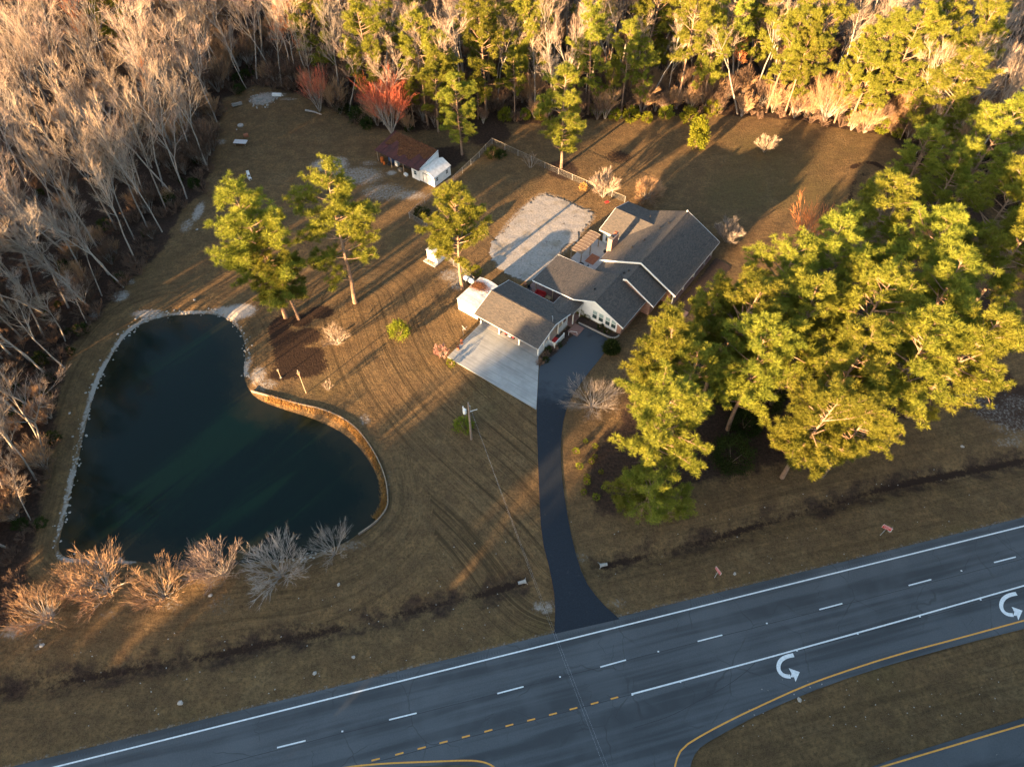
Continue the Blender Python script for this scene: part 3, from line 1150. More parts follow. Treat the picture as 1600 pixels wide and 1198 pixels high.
def window(axis, s, z, at, w, h, parent=house, out=-1, blind=True):
    """framed sash window standing proud of its wall"""
    f = MB()
    t = .07
    d = .06 * out

    def pt(si, zi, off):
        return (si, at + off, zi) if axis == 'b' else (at + off, si, zi)
    def bar(s0, s1, z0, z1, o0, o1):
        lo = pt(s0, z0, o0)
        hi = pt(s1, z1, o1)
        f.box([(lo[i] + hi[i]) / 2 for i in range(3)], [abs(hi[i] - lo[i]) for i in range(3)])
    bar(s - w / 2 - t, s - w / 2, z - t, z + h + t, 0, d)
    bar(s + w / 2, s + w / 2 + t, z - t, z + h + t, 0, d)
    bar(s - w / 2, s + w / 2, z + h, z + h + t, 0, d)
    bar(s - w / 2, s + w / 2, z - t, z, 0, d)
    bar(s - w / 2, s + w / 2, z + h * .5 - .025, z + h * .5 + .025, 0, d * .7)
    fr = f.build("window", M['trim'], parent)
    for z0, z1, mt in ((z, z + h * .5 - .025, M['glass']), (z + h * .5 + .025, z + h, M['blind'] if blind else M['glass'])):
        g = MB()
        lo = pt(s - w / 2, z0, .005 * out)
        hi = pt(s + w / 2, z1, .02 * out)
        g.box([(lo[i] + hi[i]) / 2 for i in range(3)], [abs(hi[i] - lo[i]) for i in range(3)])
        g.build("pane", mt, fr)
    return fr


# carport / garage block
GR, GE = 4.1, 2.75
slab("carport_roof", [(-5.9, -1.5, GE), (5.7, -1.5, GE), (5.7, 2.85, GR), (-5.9, 2.85, GR)])
slab("carport_roof", [(-5.9, 2.85, GR), (5.7, 2.85, GR), (5.7, 7.25, GE), (-5.9, 7.25, GE)])
boxp("ridge_cap", (-5.9, 2.72, GR - .03), (5.7, 2.98, GR + .03), M['shingle'])
trim_board((5.73, -1.5, GE), (5.73, 2.85, GR))
trim_board((5.73, 2.85, GR), (5.73, 7.3, GE))
trim_board((-5.93, -1.5, GE), (-5.93, 2.85, GR))
trim_board((-5.93, 2.85, GR), (-5.93, 7.25, GE))
trim_board((-5.9, -1.53, GE), (5.7, -1.53, GE), .16)
trim_board((-5.9, 7.28, GE), (2.45, 7.28, GE), .16)
boxp("carport_floor", (-5.55, -.72, -.05), (5.28, 7.0, .085), M['patio'])
for a in (-5.4, -1.95, 1.7, 5.12):
    boxp("carport_post", (a - .09, -.62, .085), (a + .09, -.44, GE - .02), M['trim'])
boxp("carport_beam", (-5.6, -.64, GE - .02), (5.3, -.42, GE + .14), M['trim'])
wall([(-5.5, .085), (2.4, .085), (2.4, 2.7), (-5.5, 2.7)], 'b', 6.85, .12, M['white'])
wall([(3.2, .085), (6.85, .085), (6.85, 2.8), (2.85, 3.95), (.2, 3.2), (.2, 2.6), (3.2, 2.6)], 'a', -5.55, .12, M['white'])
wall([(-1.0, 2.76), (6.9, 2.76), (2.85, 3.98)], 'a', 5.2, .08, M['white'], "gable_wall")
for b0, b1 in ((-.45, .75), (.9, 2.0), (4.7, 5.6), (5.75, 6.85)):
    boxp("carport_panel", (5.14, b0, .15), (5.2, b1, 1.25), M['white'])
for b in (.82, 2.1, 4.55, 5.68, 6.9):
    boxp("carport_post", (5.08, b - .07, .085), (5.24, b + .07, GE + .02), M['trim'])
wall([(2.2, .085), (4.5, .085), (4.5, 2.6), (2.2, 2.6)], 'a', 3.3, .1, M['brick'])
# vent pipe on the carport ridge
mb = MB().tube([(5.0, 3.1, 3.95), (5.0, 3.1, 4.75)], .05, 8)
mb.tube([(5.0, 3.1, 4.75), (4.9, 3.2, 4.9), (4.75, 3.3, 4.88)], .05, 8)
mb.build("vent_pipe", M['galv'], house)

# covered walk between carport and house
slab("walkway_roof", [(2.45, 7.0, 2.83), (4.25, 5.75, 3.30), (4.25, 9.95, 3.30), (2.45, 9.95, 2.83)])
slab("walkway_roof", [(4.25, 5.75, 3.30), (6.0, 7.0, 2.83), (6.0, 9.95, 2.83), (4.25, 9.95, 3.30)])
trim_board((2.43, 7.3, 2.83), (2.43, 9.6, 2.83), .14)
trim_board((6.03, 7.1, 2.83), (6.03, 9.95, 2.83), .14)
boxp("walkway_floor", (2.5, 7.0, -.05), (5.9, 10.05, .1), M['brick_pave'])
for b in (7.6, 9.5):
    boxp("walkway_post", (5.72, b - .07, .1), (5.86, b + .07, 2.72), M['trim'])

# den wing
RW, KW, EW = 5.2, 3.5, 2.75
slab("wing_roof", [(8.3, 9.1, RW), (13.4, 9.1, 2.8), (13.4, 16.3, 2.8), (8.3, 16.3, RW)])
slab("wing_roof", [(4.65, 9.1, KW), (8.3, 9.1, RW), (8.3, 16.3, RW), (4.65, 16.4, KW)])
slab("wing_roof", [(-3.0, 9.4, EW), (4.65, 9.1, KW), (4.65, 16.4, KW), (-3.0, 16.5, EW)])
boxp("ridge_cap", (8.17, 9.1, RW - .05), (8.43, 16.3, RW + .025), M['shingle'])
trim_board((8.3, 9.07, RW), (13.45, 9.07, 2.78), .22)
trim_board((4.65, 9.07, KW), (8.3, 9.07, RW), .22)
trim_board((-3.0, 9.37, EW), (4.65, 9.07, KW), .18)
trim_board((-3.03, 9.4, EW), (-3.03, 16.5, EW), .16)
trim_board((-3.0, 16.53, EW), (3.6, 16.45, 3.36), .16)
trim_board((13.43, 9.1, 2.8), (13.43, 16.0, 2.8), .16)
wall([(4.75, 0), (11.95, 0), (11.95, 3.3), (8.3, 5.02), (4.75, 3.32)], 'b', 10.1, .15, M['white'], "gable_wall")
wall([(11.95, 0), (12.75, 0), (12.75, 2.9), (11.95, 3.28)], 'b', 10.12, .15, M['brick'])
wall([(10.2, 0), (16.2, 0), (16.2, 2.75), (10.2, 2.75)], 'a', 12.62, .13, M['brick'])
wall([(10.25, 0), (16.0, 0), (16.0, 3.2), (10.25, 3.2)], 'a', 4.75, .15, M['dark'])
boxp("wing_wall", (-2.4, 15.6, 0), (4.7, 15.8, 2.6), M['white'])
for s in (8.08, 9.19, 10.35, 11.38):
    window('b', s, .62, 10.1, .76, 1.6)
# porch posts under the low slope
for a in (-2.6, .6, 3.4):
    boxp("porch_post", (a - .08, 9.75, 0), (a + .08, 9.91, 2.7 + (a + 3) * .098 - .05), M['wood'])
boxp("porch_floor", (-4.2, 8.0, -.05), (4.7, 15.6, .09), M['brick_pave'])

# middle step
slab("middle_roof", [(9.8, 15.5, 5.5), (14.85, 15.5, 2.8), (14.85, 19.5, 2.8), (9.8, 19.5, 5.5)])
slab("middle_roof", [(3.6, 16.5, 2.8), (8.4, 16.35, 4.89), (9.3, 15.6, 5.28), (9.8, 15.5, 5.5), (9.8, 19.5, 5.5), (3.6, 19.5, 2.8)])
boxp("ridge_cap", (9.67, 15.5, 5.45), (9.93, 19.5, 5.525), M['shingle'])
trim_board((9.8, 15.47, 5.5), (14.88, 15.47, 2.78), .24)
trim_board((9.2, 15.5, 5.24), (9.8, 15.47, 5.5), .3)
wall([(8.5, 3.5), (13.9, 3.0), (9.8, 5.25)], 'b', 15.75, .1, M['brick'], "gable_wall")
wall([(12.6, 0), (14.1, 0), (14.1, 3.0), (12.6, 3.6)], 'b', 16.0, .15, M['brick'])
wall([(16.1, 0), (20, 0), (20, 2.7), (16.1, 2.7)], 'a', 14.0, .13, M['brick'])
trim_board((14.88, 15.5, 2.8), (14.88, 19.5, 2.8), .16)

# main block
RM = 6.0
slab("main_roof", [(9.95, 19.4, RM), (16.4, 19.4, 2.8), (16.4, 34.4, 2.8), (9.95, 34.4, RM)])
slab("main_roof", [(2.95, 19.4, 2.8), (9.95, 19.4, RM), (9.95, 34.4, RM), (2.95, 34.4, 2.8)])
boxp("ridge_cap", (9.82, 19.4, RM - .05), (10.08, 34.4, RM + .03), M['shingle'])
trim_board((9.95, 19.37, RM), (16.45, 19.37, 2.78), .28, .08)
trim_board((2.9, 19.37, 2.78), (9.95, 19.37, RM), .28, .08)
trim_board((9.95, 34.43, RM), (16.4, 34.43, 2.8), .2)
trim_board((16.43, 19.4, 2.8), (16.43, 34.4, 2.8), .16)
trim_board((2.92, 19.4, 2.8), (2.92, 25.4, 2.8), .16)
wall([(3.4, 0), (15.5, 0), (15.5, 2.95), (9.95, 5.7), (3.4, 2.75)], 'b', 19.95, .15, M['brick'], "gable_wall")
wall([(3.4, 0), (15.5, 0), (15.5, 2.95), (9.95, 5.7), (3.4, 2.75)], 'b', 33.7, .15, M['brick'], "gable_wall")
wall([(20, 0), (33.7, 0), (33.7, 2.75), (20, 2.75)], 'a', 14.3, .13, M['brick'])
wall([(20, 0), (33.7, 0), (33.7, 2.75), (20, 2.75)], 'a', 3.45, .13, M['brick'])
for b in (20.3, 23.9, 27.5, 31.1, 33.6):
    boxp("porch_post", (15.75, b - .08, 0), (15.91, b + .08, 2.85), M['trim'])
boxp("porch_floor", (14.43, 19.9, -.05), (16.1, 33.7, .12), M['brick_pave'])
mb = MB().tube([(9.95, 34.2, RM), (9.95, 34.2, RM + .25)], .12, 8)
mb.build("ridge_vent_cap", M['trim'], house)
# roof vents and stacks
for a, b, zr in ((8.7, 30.6, 5.45), (7.3, 25.4, 4.8), (6.4, 23.2, 4.4), (8.0, 29.0, 5.1), (9.0, 17.6, 5.15), (8.6, 16.9, 5.0), (6.6, 11.9, 4.4)):
    MB().box((a, b, zr + .12), (.22, .22, .34)).build("roof_vent", M['black'], house)
MB().tube([(4.9, 31.6, 3.8), (4.9, 31.6, 4.55)], .07, 8).build("vent_pipe", M['black'], house)

# rear ell
slab("ell_roof", [(-.9, 25.55, 2.8), (3.4, 25.55, 2.8), (6.45, 30.0, 4.4), (-.7, 30.0, 4.4)])
slab("ell_roof", [(-.7, 30.0, 4.4), (6.45, 30.0, 4.4), (3.2, 34.6, 2.85), (-.7, 34.6, 2.8)])
trim_board((-.93, 25.52, 2.8), (2.9, 25.52, 2.8), .26)
trim_board((-.93, 25.55, 2.8), (-.73, 30.0, 4.4), .18)
trim_board((-.73, 30.0, 4.4), (-.73, 34.6, 2.8), .18)
wall([(-.5, 0), (3.45, 0), (3.45, 2.7), (-.5, 2.7)], 'b', 26.2, .13, M['white'])
wall([(26.2, 0), (34.1, 0), (34.1, 2.75), (30, 4.2), (26.2, 2.75)], 'a', -.5, .13, M['white'], "gable_wall")
wall([(-.5, 0), (3.4, 0), (3.4, 2.7), (-.5, 2.7)], 'b', 34.0, .13, M['white'])
window('b', .75, .45, 26.2, 1.3, 1.7, blind=True)
window('a', 29.0, .9, -.5, 1.0, 1.2)
# chimney
ch = MB().box((3.0, 23.05, 2.55), (.75, 2.1, 5.1))
cho = ch.build("chimney", M['brick'], house, uv=True)
MB().box((3.0, 23.05, 5.14), (.87, 2.22, .1)).build("chimney_cap", M['brick_pave'], cho)
MB().box((3.0, 23.7, 5.34), (.42, .5, .3)).build("flue", M['terracotta'], cho)
MB().box((3.0, 22.6, 5.34), (.42, .5, .3)).build("flue", M['black'], cho)
# patio, porch steps, brick path
pt = boxp("patio", (-2.4, 16.6, -.05), (3.3, 26.1, .085), M['patio'], None)
pt.location = (*ORG, 0)
pt.rotation_euler = (0, 0, ROT)
tag(pt, kind='structure')
st = boxp("brick_landing", (6.05, 5.9, -.05), (7.75, 7.9, .16), M['brick_pave'], None)
st.location = (*ORG, 0)
st.rotation_euler = (0, 0, ROT)
tag(st, kind='structure')
bp = MB()
bp.box((17.6, 19.6, .02), (2.6, 1.2, .09))
bp.box((18.35, 17.2, .02), (1.1, 3.6, .085))
bpo = bp.build("brick_path", M['brick_pave'], None, (*ORG, 0), uv=True)
bpo.rotation_euler = (0, 0, ROT)
tag(bpo, kind='structure')
mulch_mat = simple("dark_mulch", (.055, .034, .024), (.03, .02, .016), .95, 4, bmp=.8)
for nm, poly in (("planting_bed", [W(6.6, 8.1), W(12.0, 8.7), W(12.6, 9.4), W(12.5, 10.0), W(4.8, 10.0), W(6.0, 8.0)]),
                 ("planting_bed", [W(16.5, 19), W(19.8, 20.4), W(19.8, 33.5), W(16.5, 34)]),
                 ("planting_bed", [W(5.35, -2.0), W(6.5, -2.4), W(7.3, 1.0), W(7.4, 5.8), W(6.0, 7.0), W(5.35, 7.0)])):
    ragged(nm, poly, .25, .05, mulch_mat, .12)
# pale brick edging of the bed
edg = thing("bed_edging", "curved row of pale bricks edging the bed below the four windows", "edging", (*ORG, 0), ROT)
epath = smooth([(6.55, 8.35), (9, 8.5), (11.2, 8.55), (12.1, 8.7), (12.6, 9.2), (12.65, 9.9)], 2)
acc, i0 = 0.0, 0
bm_ = MB().box((0, 0, 0), (.24, .2, .2)).mesh("brick", M['stone'])
tot = []
for i in range(len(epath) - 1):
    a, b = Vector(epath[i]), Vector(epath[i + 1])
    L = (b - a).length
    while acc < L:
        p = a + (b - a) * (acc / L)
        tot.append((p.x, p.y, math.atan2(b.y - a.y, b.x - a.x)))
        acc += .27
    acc -= L
for x, y, r in tot:
    put("brick", bm_, edg, (x, y, .08), r)

# ------------------------------------------------------------------ outbuildings (all on the house grid)
def grid_thing(name, label, cat):
    return thing(name, label, cat, (*ORG, 0), ROT)


# white metal shed beside the carport, shallow curved roof
sh = grid_thing("metal_shed", "white metal shed with shallow curved roof, against the carport's left end", "shed")
A0, A1, B0, B1 = -10.15, -6.3, -.25, 5.4
wall([(A0 + .1, 0), (A1 - .1, 0), (A1 - .1, 2.35), (A0 + .1, 2.35)], 'b', B0 + .1, .06, M['white'], "wall", sh)
wall([(A0 + .1, 0), (A1 - .1, 0), (A1 - .1, 2.35), (A0 + .1, 2.35)], 'b', B1 - .1, .06, M['white'], "wall", sh)
wall([(B0 + .16, 0), (B1 - .1, 0), (B1 - .1, 2.32), (B0 + .16, 2.32)], 'a', A0 + .1, .06, M['white'], "wall", sh)
wall([(B0 + .16, 0), (B1 - .1, 0), (B1 - .1, 2.32), (B0 + .16, 2.32)], 'a', A1 - .16, .06, M['white'], "wall", sh)
npan = 9
for k in range(npan):
    b0 = B0 - .08 + (B1 - B0 + .16) * k / npan
    b1 = B0 - .08 + (B1 - B0 + .16) * (k + 1) / npan - .012
    mb = MB()
    vs, fs = [], []
    n = 8
    for i in range(n + 1):
        t = i / n
        a = A0 - .05 + (A1 - A0 + .1) * t
        z = 2.36 + .34 * math.sin(math.pi * t) + .012 * (k % 2)
        vs += [(a, b0, z), (a, b1, z), (a, b1, z - .04), (a, b0, z - .04)]
    for i in range(n):
        o = i * 4
        p = o + 4
        fs += [(o, o + 1, p + 1, p)[::-1], (o + 3, p + 3, p + 2, o + 2)[::-1], (o, p, p + 3, o + 3)[::-1], (o + 1, o + 2, p + 2, p + 1)[::-1]]
    mb.add(vs, fs)
    mb.build("roof_panel", M['metal_roof'], sh)
boxp("corner_trim", (A0 + .05, B0 + .05, 0), (A0 + .12, B0 + .12, 2.34), M['trim'], sh)

# small white shed by the fence
s2 = grid_thing("garden_shed", "small white upright shed on a concrete slab under the fence-side pine", "shed")
boxp("slab", (-21.5, 4.75, -.02), (-19.0, 7.9, .12), M['patio'], s2)
wall([(-21.3, .12), (-19.2, .12), (-19.2, 2.0), (-20.25, 2.45), (-21.3, 2.0)], 'b', 5.6, .06, M['white'], "wall", s2)
wall([(-21.3, .12), (-19.2, .12), (-19.2, 2.0), (-20.25, 2.45), (-21.3, 2.0)], 'b', 7.6, .06, M['white'], "wall", s2)
wall([(5.66, .12), (7.6, .12), (7.6, 2.0), (5.66, 2.0)], 'a', -21.3, .06, M['white'], "wall", s2)
wall([(5.66, .12), (7.6, .12), (7.6, 2.0), (5.66, 2.0)], 'a', -19.26, .06, M['white'], "wall", s2)
slab("roof", [(-20.25, 5.5, 2.53), (-19.1, 5.5, 2.02), (-19.1, 7.75, 2.02), (-20.25, 7.75, 2.53)], .05, M['metal_roof'], s2)
slab("roof", [(-21.4, 5.5, 2.02), (-20.25, 5.5, 2.53), (-20.25, 7.75, 2.53), (-21.4, 7.75, 2.02)], .05, M['metal_roof'], s2)
d_ = boxp("door", (-20.75, 5.55, .14), (-19.75, 5.6, 1.95), M['trim'], s2)

# gabled white shed with double doors
s3 = grid_thing("white_shed", "white gabled shed with double doors and pale metal roof, before the rusty barn", "shed")
A0, A1, B0, B1 = -35.75, -32.3, 20.55, 25.0
AM = (A0 + A1) / 2
for bb in (B0, B1 - .08):
    wall([(A0, .15), (A1, .15), (A1, 2.2), (AM, 3.05), (A0, 2.2)], 'b', bb, .08, M['white'], "wall", s3)
for aa in (A0, A1 - .08):
    wall([(B0 + .08, .15), (B1 - .08, .15), (B1 - .08, 2.2), (B0 + .08, 2.2)], 'a', aa, .08, M['white'], "wall", s3)
boxp("floor_frame", (A0 + .03, B0 + .03, 0), (A1 - .03, B1 - .03, .15), M['dark'], s3)
slab("roof", [(AM, B0 - .15, 3.13), (A1 + .15, B0 - .15, 2.2), (A1 + .15, B1 + .15, 2.2), (AM, B1 + .15, 3.13)], .06, M['metal_roof'], s3)
slab("roof", [(A0 - .1, B0 - .15, 2.2), (AM, B0 - .15, 3.13), (AM, B1 + .15, 3.13), (A0 - .1, B1 + .15, 2.2)], .06, M['metal_roof'], s3)
for k in (0, 1):
    boxp("door", (AM - .78 + k * .79, B0 - .035, .2), (AM - .02 + k * .79, B0, 2.05), M['white'], s3)
f = MB()
for a in (AM - .84, AM + .82):
    f.box((a, B0 - .03, 1.12), (.07, .06, 1.95))
f.box((AM - .01, B0 - .03, 2.12), (1.73, .06, .07))
f.build("door_frame", M['dark'], s3)
window('a', B0 + .75, 1.05, A1, .55, .75, s3, 1, False)
window('a', B1 - .95, 1.05, A1, .55, .75, s3, 1, False)
for k in (0, 1):
    boxp("door", (A1, 21.9 + k * .8, .2), (A1 + .035, 22.66 + k * .8, 1.95), M['white'], s3)
for a, b in ((A0, B0), (A1, B0), (A1, B1)):
    boxp("corner_trim", (a - .05, b - .05, .15), (a + .05, b + .05, 2.2), M['trim'], s3)

# rusty open barn
bn = grid_thing("pole_barn", "open-fronted pole barn with rust-red metal roof littered with pine straw", "barn")
b0, b1 = 20.5, 25.6
npan = 14
for k in range(npan):
    a0 = -46.2 + (10.7) * k / npan
    a1 = -46.2 + (10.7) * (k + 1) / npan - .015
    dz = .015 * (k % 2)
    slab("roof_panel", [(a0, b0 - .4, 2.45 + dz), (a1, b0 - .4, 2.45 + dz), (a1, b1 + .3, 3.5 + dz), (a0, b1 + .3, 3.5 + dz)], .04, M['rust_roof'], bn)
for a in (-46.0, -42.6, -39.6):
    MB().tube([(a, b0, 0), (a, b0, 2.42)], .08, 7).build("post", M['wood'], bn)
    MB().tube([(a, b1, 0), (a, b1, 3.4)], .08, 7).build("post", M['wood'], bn)
wall([(-46, 0), (-35.8, 0), (-35.8, 3.35), (-46, 3.35)], 'b', b1, .08, M['wood'], "wall", bn)
wall([(-37.55, 0), (-35.8, 0), (-35.8, 2.4), (-37.55, 2.4)], 'b', b0 - .05, .08, M['white'], "wall", bn)
wall([(b0, 0), (b1, 0), (b1, 3.42), (b0, 2.42)], 'a', -37.6, .08, M['white'], "wall", bn)
wall([(b0 + .1, 0), (b1 + .2, 0), (b1 + .2, 3.62), (b0 + .1, 2.58)], 'a', -35.62, .08, M['white'], "wall", bn)
window('b', -36.7, 1.05, b0 - .05, .6, .8, bn, -1, False)


# junk under the barn
def W3(a, b, z=0.0):
    x, y = W(a, b)
    return (x, y, z)


junk = [("orange_drum", "bright orange drum at the barn's sunlit left corner", "drum", -45.2, 20.7, M['orange'], (.32, .95)),
        ("orange_bucket", "small orange bucket beside the drum under the barn", "bucket", -44.4, 20.35, M['orange'], (.2, .5))]
for nm, lb, ct, a, b, mt, (r, h) in junk:
    o = MB().lathe([(r * .9, 0), (r, h * .1), (r * .97, h * .5), (r, h * .55), (r * .97, h * .9), (r * .9, h)], 12).build(nm, mt, None, W3(a, b))
    tag(o, lb, ct)
tyre_me = MB().lathe([(.2, .0), (.34, .02), (.36, .1), (.34, .2), (.2, .22)], 14).mesh("tyre", M['black'])
for k, (a, b, z) in enumerate(((-43.6, 20.8, 0), (-43.5, 20.9, .225), (-42.9, 21.1, 0), (-41.2, 20.9, 0))):
    o = put("tyre", tyre_me, None, W3(a, b, z))
    tag(o, ["black tyre flat on the ground, bottom of a pair under the barn", "black tyre lying on top of another tyre under the barn", "black tyre lying right of the stacked tyres under the barn", "lone black tyre near the barn's middle post"][k], "tyre", "tyres under the barn")
for k, (nm, lb, ct, a, b, s, mt) in enumerate((
        ("tool_chest", "dark blue chest standing deep under the barn roof", "chest", -43.9, 22.0, (1.3, .8, 1.2), M['blue']),
        ("appliance", "white boxy appliance half in shade under the barn", "appliance", -42.2, 21.6, (.7, .7, .95), M['white']),
        ("crate", "weathered wooden crate at the barn's front edge", "crate", -40.6, 20.6, (.7, .6, .55), M['wood']),
        ("cooler", "pale cooler box in front of the barn's dark bay", "cooler", -38.9, 20.2, (.75, .45, .42), M['trim']),
        ("workbench", "long dark workbench under the barn roof", "bench", -40.6, 22.3, (2.6, .8, .9), M['dark']))):
    root = thing(nm, lb, ct, W3(a, b), ROT + .2 * ((k % 3) - 1))
    MB().box((0, 0, s[2] * .44), (s[0], s[1], s[2] * .88)).build("body", mt, root)
    MB().box((0, 0, s[2] * .95), (s[0] * 1.05, s[1] * 1.07, s[2] * .1)).build("lid", mt, root)
    MB().box((0, -s[1] * .53, s[2] * .7), (s[0] * .3, .04, .05)).build("handle", M['galv'], root)

# pergola over the patio
M['pergola'] = simple("brown_canopy_panel", (.22, .14, .085), (.15, .095, .06), .6, 4)
pg = grid_thing("pergola", "brown ribbed patio canopy with pale rafters beside the gravel yard", "pergola")
b0, b1 = 19.0, 24.8
nb = 8
def parch(t):
    return 2.45 + .13 * math.sin(math.pi * t)
for k in range(nb):
    bb0 = b0 + (b1 - b0) * k / nb + .02
    bb1 = b0 + (b1 - b0) * (k + 1) / nb - .02
    vs, fs = [], []
    n = 8
    for i in range(n + 1):
        t = i / n
        a = -2.3 + 2.1 * t
        z = parch(t)
        vs += [(a, bb0, z), (a, bb1, z), (a, bb1, z - .03), (a, bb0, z - .03)]
    for i in range(n):
        o = i * 4
        p = o + 4
        fs += [(o, p, p + 1, o + 1), (o + 3, o + 2, p + 2, p + 3), (o, o + 3, p + 3, p), (o + 1, p + 1, p + 2, o + 2)]
    MB().add(vs, fs).build("roof_panel", M['pergola'], pg)
rm = MB()
for k in range(nb + 1):
    bb = b0 + (b1 - b0) * k / nb
    MB().tube([(-2.32 + 2.14 * i / 8, bb, parch(i / 8) - .012) for i in range(9)], .026, 6).build("rafter", M['rail_wood'], pg)
for a in (-2.2, -.3):
    for b in (19.2, 22, 24.6):
        boxp("post", (a - .06, b - .06, .08), (a + .06, b + .06, 2.4), M['wood'], pg)

# patio furniture and porch clutter
def chair(label, x, y, rz, mat, cat="chair", group=None, s=1.0, z=.09):
    t = thing("patio_chair", label, cat, (x, y, z), rz, group)
    MB().box((0, 0, .42 * s), (.5 * s, .5 * s, .06)).build("seat", mat, t)
    MB().box((0, .24 * s, .72 * s), (.5 * s, .05, .55 * s)).build("backrest", mat, t)
    for i in (-1, 1):
        for j in (-1, 1):
            MB().box((i * .21 * s, j * .21 * s, .2 * s), (.05, .05, .4 * s)).build("leg", mat, t)
    return t


tb = thing("patio_table", "round dark patio table below the canopy end", "table", W3(.1, 18.6, .09), 0)
MB().lathe([(.55, .68), (.56, .7), (.56, .73), (.55, .74)], 16).build("tabletop", M['black'], tb)
MB().tube([(0, 0, 0), (0, 0, .68)], .05, 8).build("leg", M['black'], tb)
chair("black patio chair left of the round patio table", *W(-.9, 18.2), 1.0, M['black'], group="chairs round the patio table")
chair("black patio chair right of the round patio table, by the white concrete", *W(1.0, 18.9), 4.2, M['black'], group="chairs round the patio table")
chair("black patio chair nearest the wing roof, below the round table", *W(.4, 17.7), 3.0, M['black'], group="chairs round the patio table")
g = thing("grill", "small black kettle grill near the brick chimney", "grill", W3(1.6, 23.6, .09))
MB().lathe([(.05, .45), (.26, .55), (.3, .7), (.26, .86), (.06, .95)], 14).build("bowl", M['black'], g)
for k in range(3):
    t = k * 2.094
    MB().tube([(.15 * math.cos(t), .15 * math.sin(t), .55), (.3 * math.cos(t), .3 * math.sin(t), 0)], .02, 5).build("leg", M['galv'], g)
rug = boxp("rug", (-.2, 20.3, .088), (1.4, 22.6, .10), M['terracotta'], None)
rug.location = (*ORG, 0)
rug.rotation_euler = (0, 0, ROT)
tag(rug, "rust-brown rug lying on the patio beside the canopy", "rug")
sf = thing("sofa", "red outdoor sofa in the gap between carport and wing", "sofa", W3(-1.5, 9.55, .09), ROT + .15)
MB().box((0, 0, .25), (1.5, .75, .38)).build("seat", M['red'], sf)
MB().box((0, .36, .55), (1.5, .18, .6)).build("backrest", M['red'], sf)
for i in (-1, 1):
    MB().box((i * .8, 0, .38), (.14, .8, .6)).build("armrest", M['red'], sf)
ct = thing("coffee_table", "tan wooden table beside the red sofa in the courtyard gap", "table", W3(-.05, 9.6, .09), ROT)
MB().box((0, 0, .5), (.95, .6, .08)).build("tabletop", M['tan_cloth'], ct)
for i in (-1, 1):
    for j in (-1, 1):
        MB().box((i * .4, j * .24, .23), (.07, .07, .46)).build("leg", M['tan_cloth'], ct)
chair("dark metal chair in the courtyard gap, left of the red sofa", *W(-3.6, 9.6), .6, M['black'])
pl_ = thing("potted_plant", "dark leafy plant in a pot at the open end of the courtyard gap", "plant", W3(-4.8, 10.1, .0))
MB().lathe([(.16, 0), (.24, .4), (.26, .42)], 12).build("pot", M['terracotta'], pl_)

# white picket enclosure with the red and black machine
pk = grid_thing("picket_fence", "low white picket enclosure at the carport's side door", "fence")
for (a0, b0, a1, b1) in ((5.3, 2.1, 6.25, 2.1), (6.25, 2.1, 6.25, 4.5)):
    mb = MB()
    L = math.hypot(a1 - a0, b1 - b0)
    n = int(L / .14)
    for i in range(n + 1):
        t = i / n
        mb.box((a0 + (a1 - a0) * t, b0 + (b1 - b0) * t, .52), (.08, .08, .95))
    mb.build("picket_panel", M['trim'], pk)
    c = ((a0 + a1) / 2, (b0 + b1) / 2)
    MB().box((c[0], c[1], .98), (abs(a1 - a0) + .14, abs(b1 - b0) + .14, .06)).build("top_rail", M['trim'], pk)
for a, b in ((6.25, 2.1), (6.25, 4.5)):
    boxp("post", (a - .08, b - .08, 0), (a + .08, b + .08, 1.12), M['trim'], pk)
gn = thing("generator", "red machine with black top inside the white picket enclosure", "generator", W3(5.75, 3.2, .08), ROT)
MB().box((0, -.25, .42), (.62, .8, .7)).build("body", M['red'], gn)
MB().box((0, .45, .45), (.6, .6, .74)).build("engine", M['black'], gn)
for i in (-1, 1):
    mb = MB().tube([(i * .34, -.4, .16), (i * .42, -.4, .16)], .16, 12)
    mb.build("wheel", M['black'], gn)
hr = thing("handrail", "white curved pipe handrail beside the brick landing", "handrail", W3(6.6, 5.3))
mb = MB().tube([W3(0, 0, 0) if False else (0, 0, 0), (0, 0, .8), (.25, .1, .92), (1.2, .1, .75), (1.3, .1, 0)], .03, 6)
mb.build("rail", M['trim'], hr)

# car nosed into the carport
car = thing("parked_car", "dark blue car parked nose-in under the carport, tail showing", "car", W3(-.15, 1.75, .085), ROT)
prof = [(-2.2, .35), (-2.25, .75), (-2.15, .98), (-1.7, 1.02), (-1.25, 1.42), (.3, 1.45), (.95, 1.02), (2.0, .88), (2.25, .65), (2.22, .32)]
vs, fs = [], []
n = len(prof)
for i, (y, z) in enumerate(prof):
    wx = .86 if z < 1.1 else .66
    vs += [(-wx, y, z), (wx, y, z)]
fs = [(2 * i, 2 * i + 1, 2 * i + 3, 2 * i + 2) for i in range(n - 1)] + [(2 * n - 2, 2 * n - 1, 1, 0)] + [tuple(2 * i for i in range(n)), tuple(2 * i + 1 for i in range(n))[::-1]]
cb = MB().add(vs, fs).build("body", M['car'], car)
MB().prism([(-.6, -1.68, 1.05), (.6, -1.68, 1.05), (.56, -1.3, 1.4), (-.56, -1.3, 1.4)], (0, -.03, .03)).build("rear_window", M['glass'], car)
for i in (-1, 1):
    MB().box((i * .68, -2.22, .82), (.3, .06, .16)).build("tail_light", M['tail'], car)
    for y in (-1.4, 1.4):
        MB().tube([(i * .70, y, .32), (i * .88, y, .32)], .32, 14).build("wheel", M['black'], car)
MB().box((0, -2.26, .62), (.5, .03, .14)).build("number_plate", M['trim'], car)
MB().box((0, -2.24, .42), (1.6, .1, .16)).build("bumper", M['black'], car)

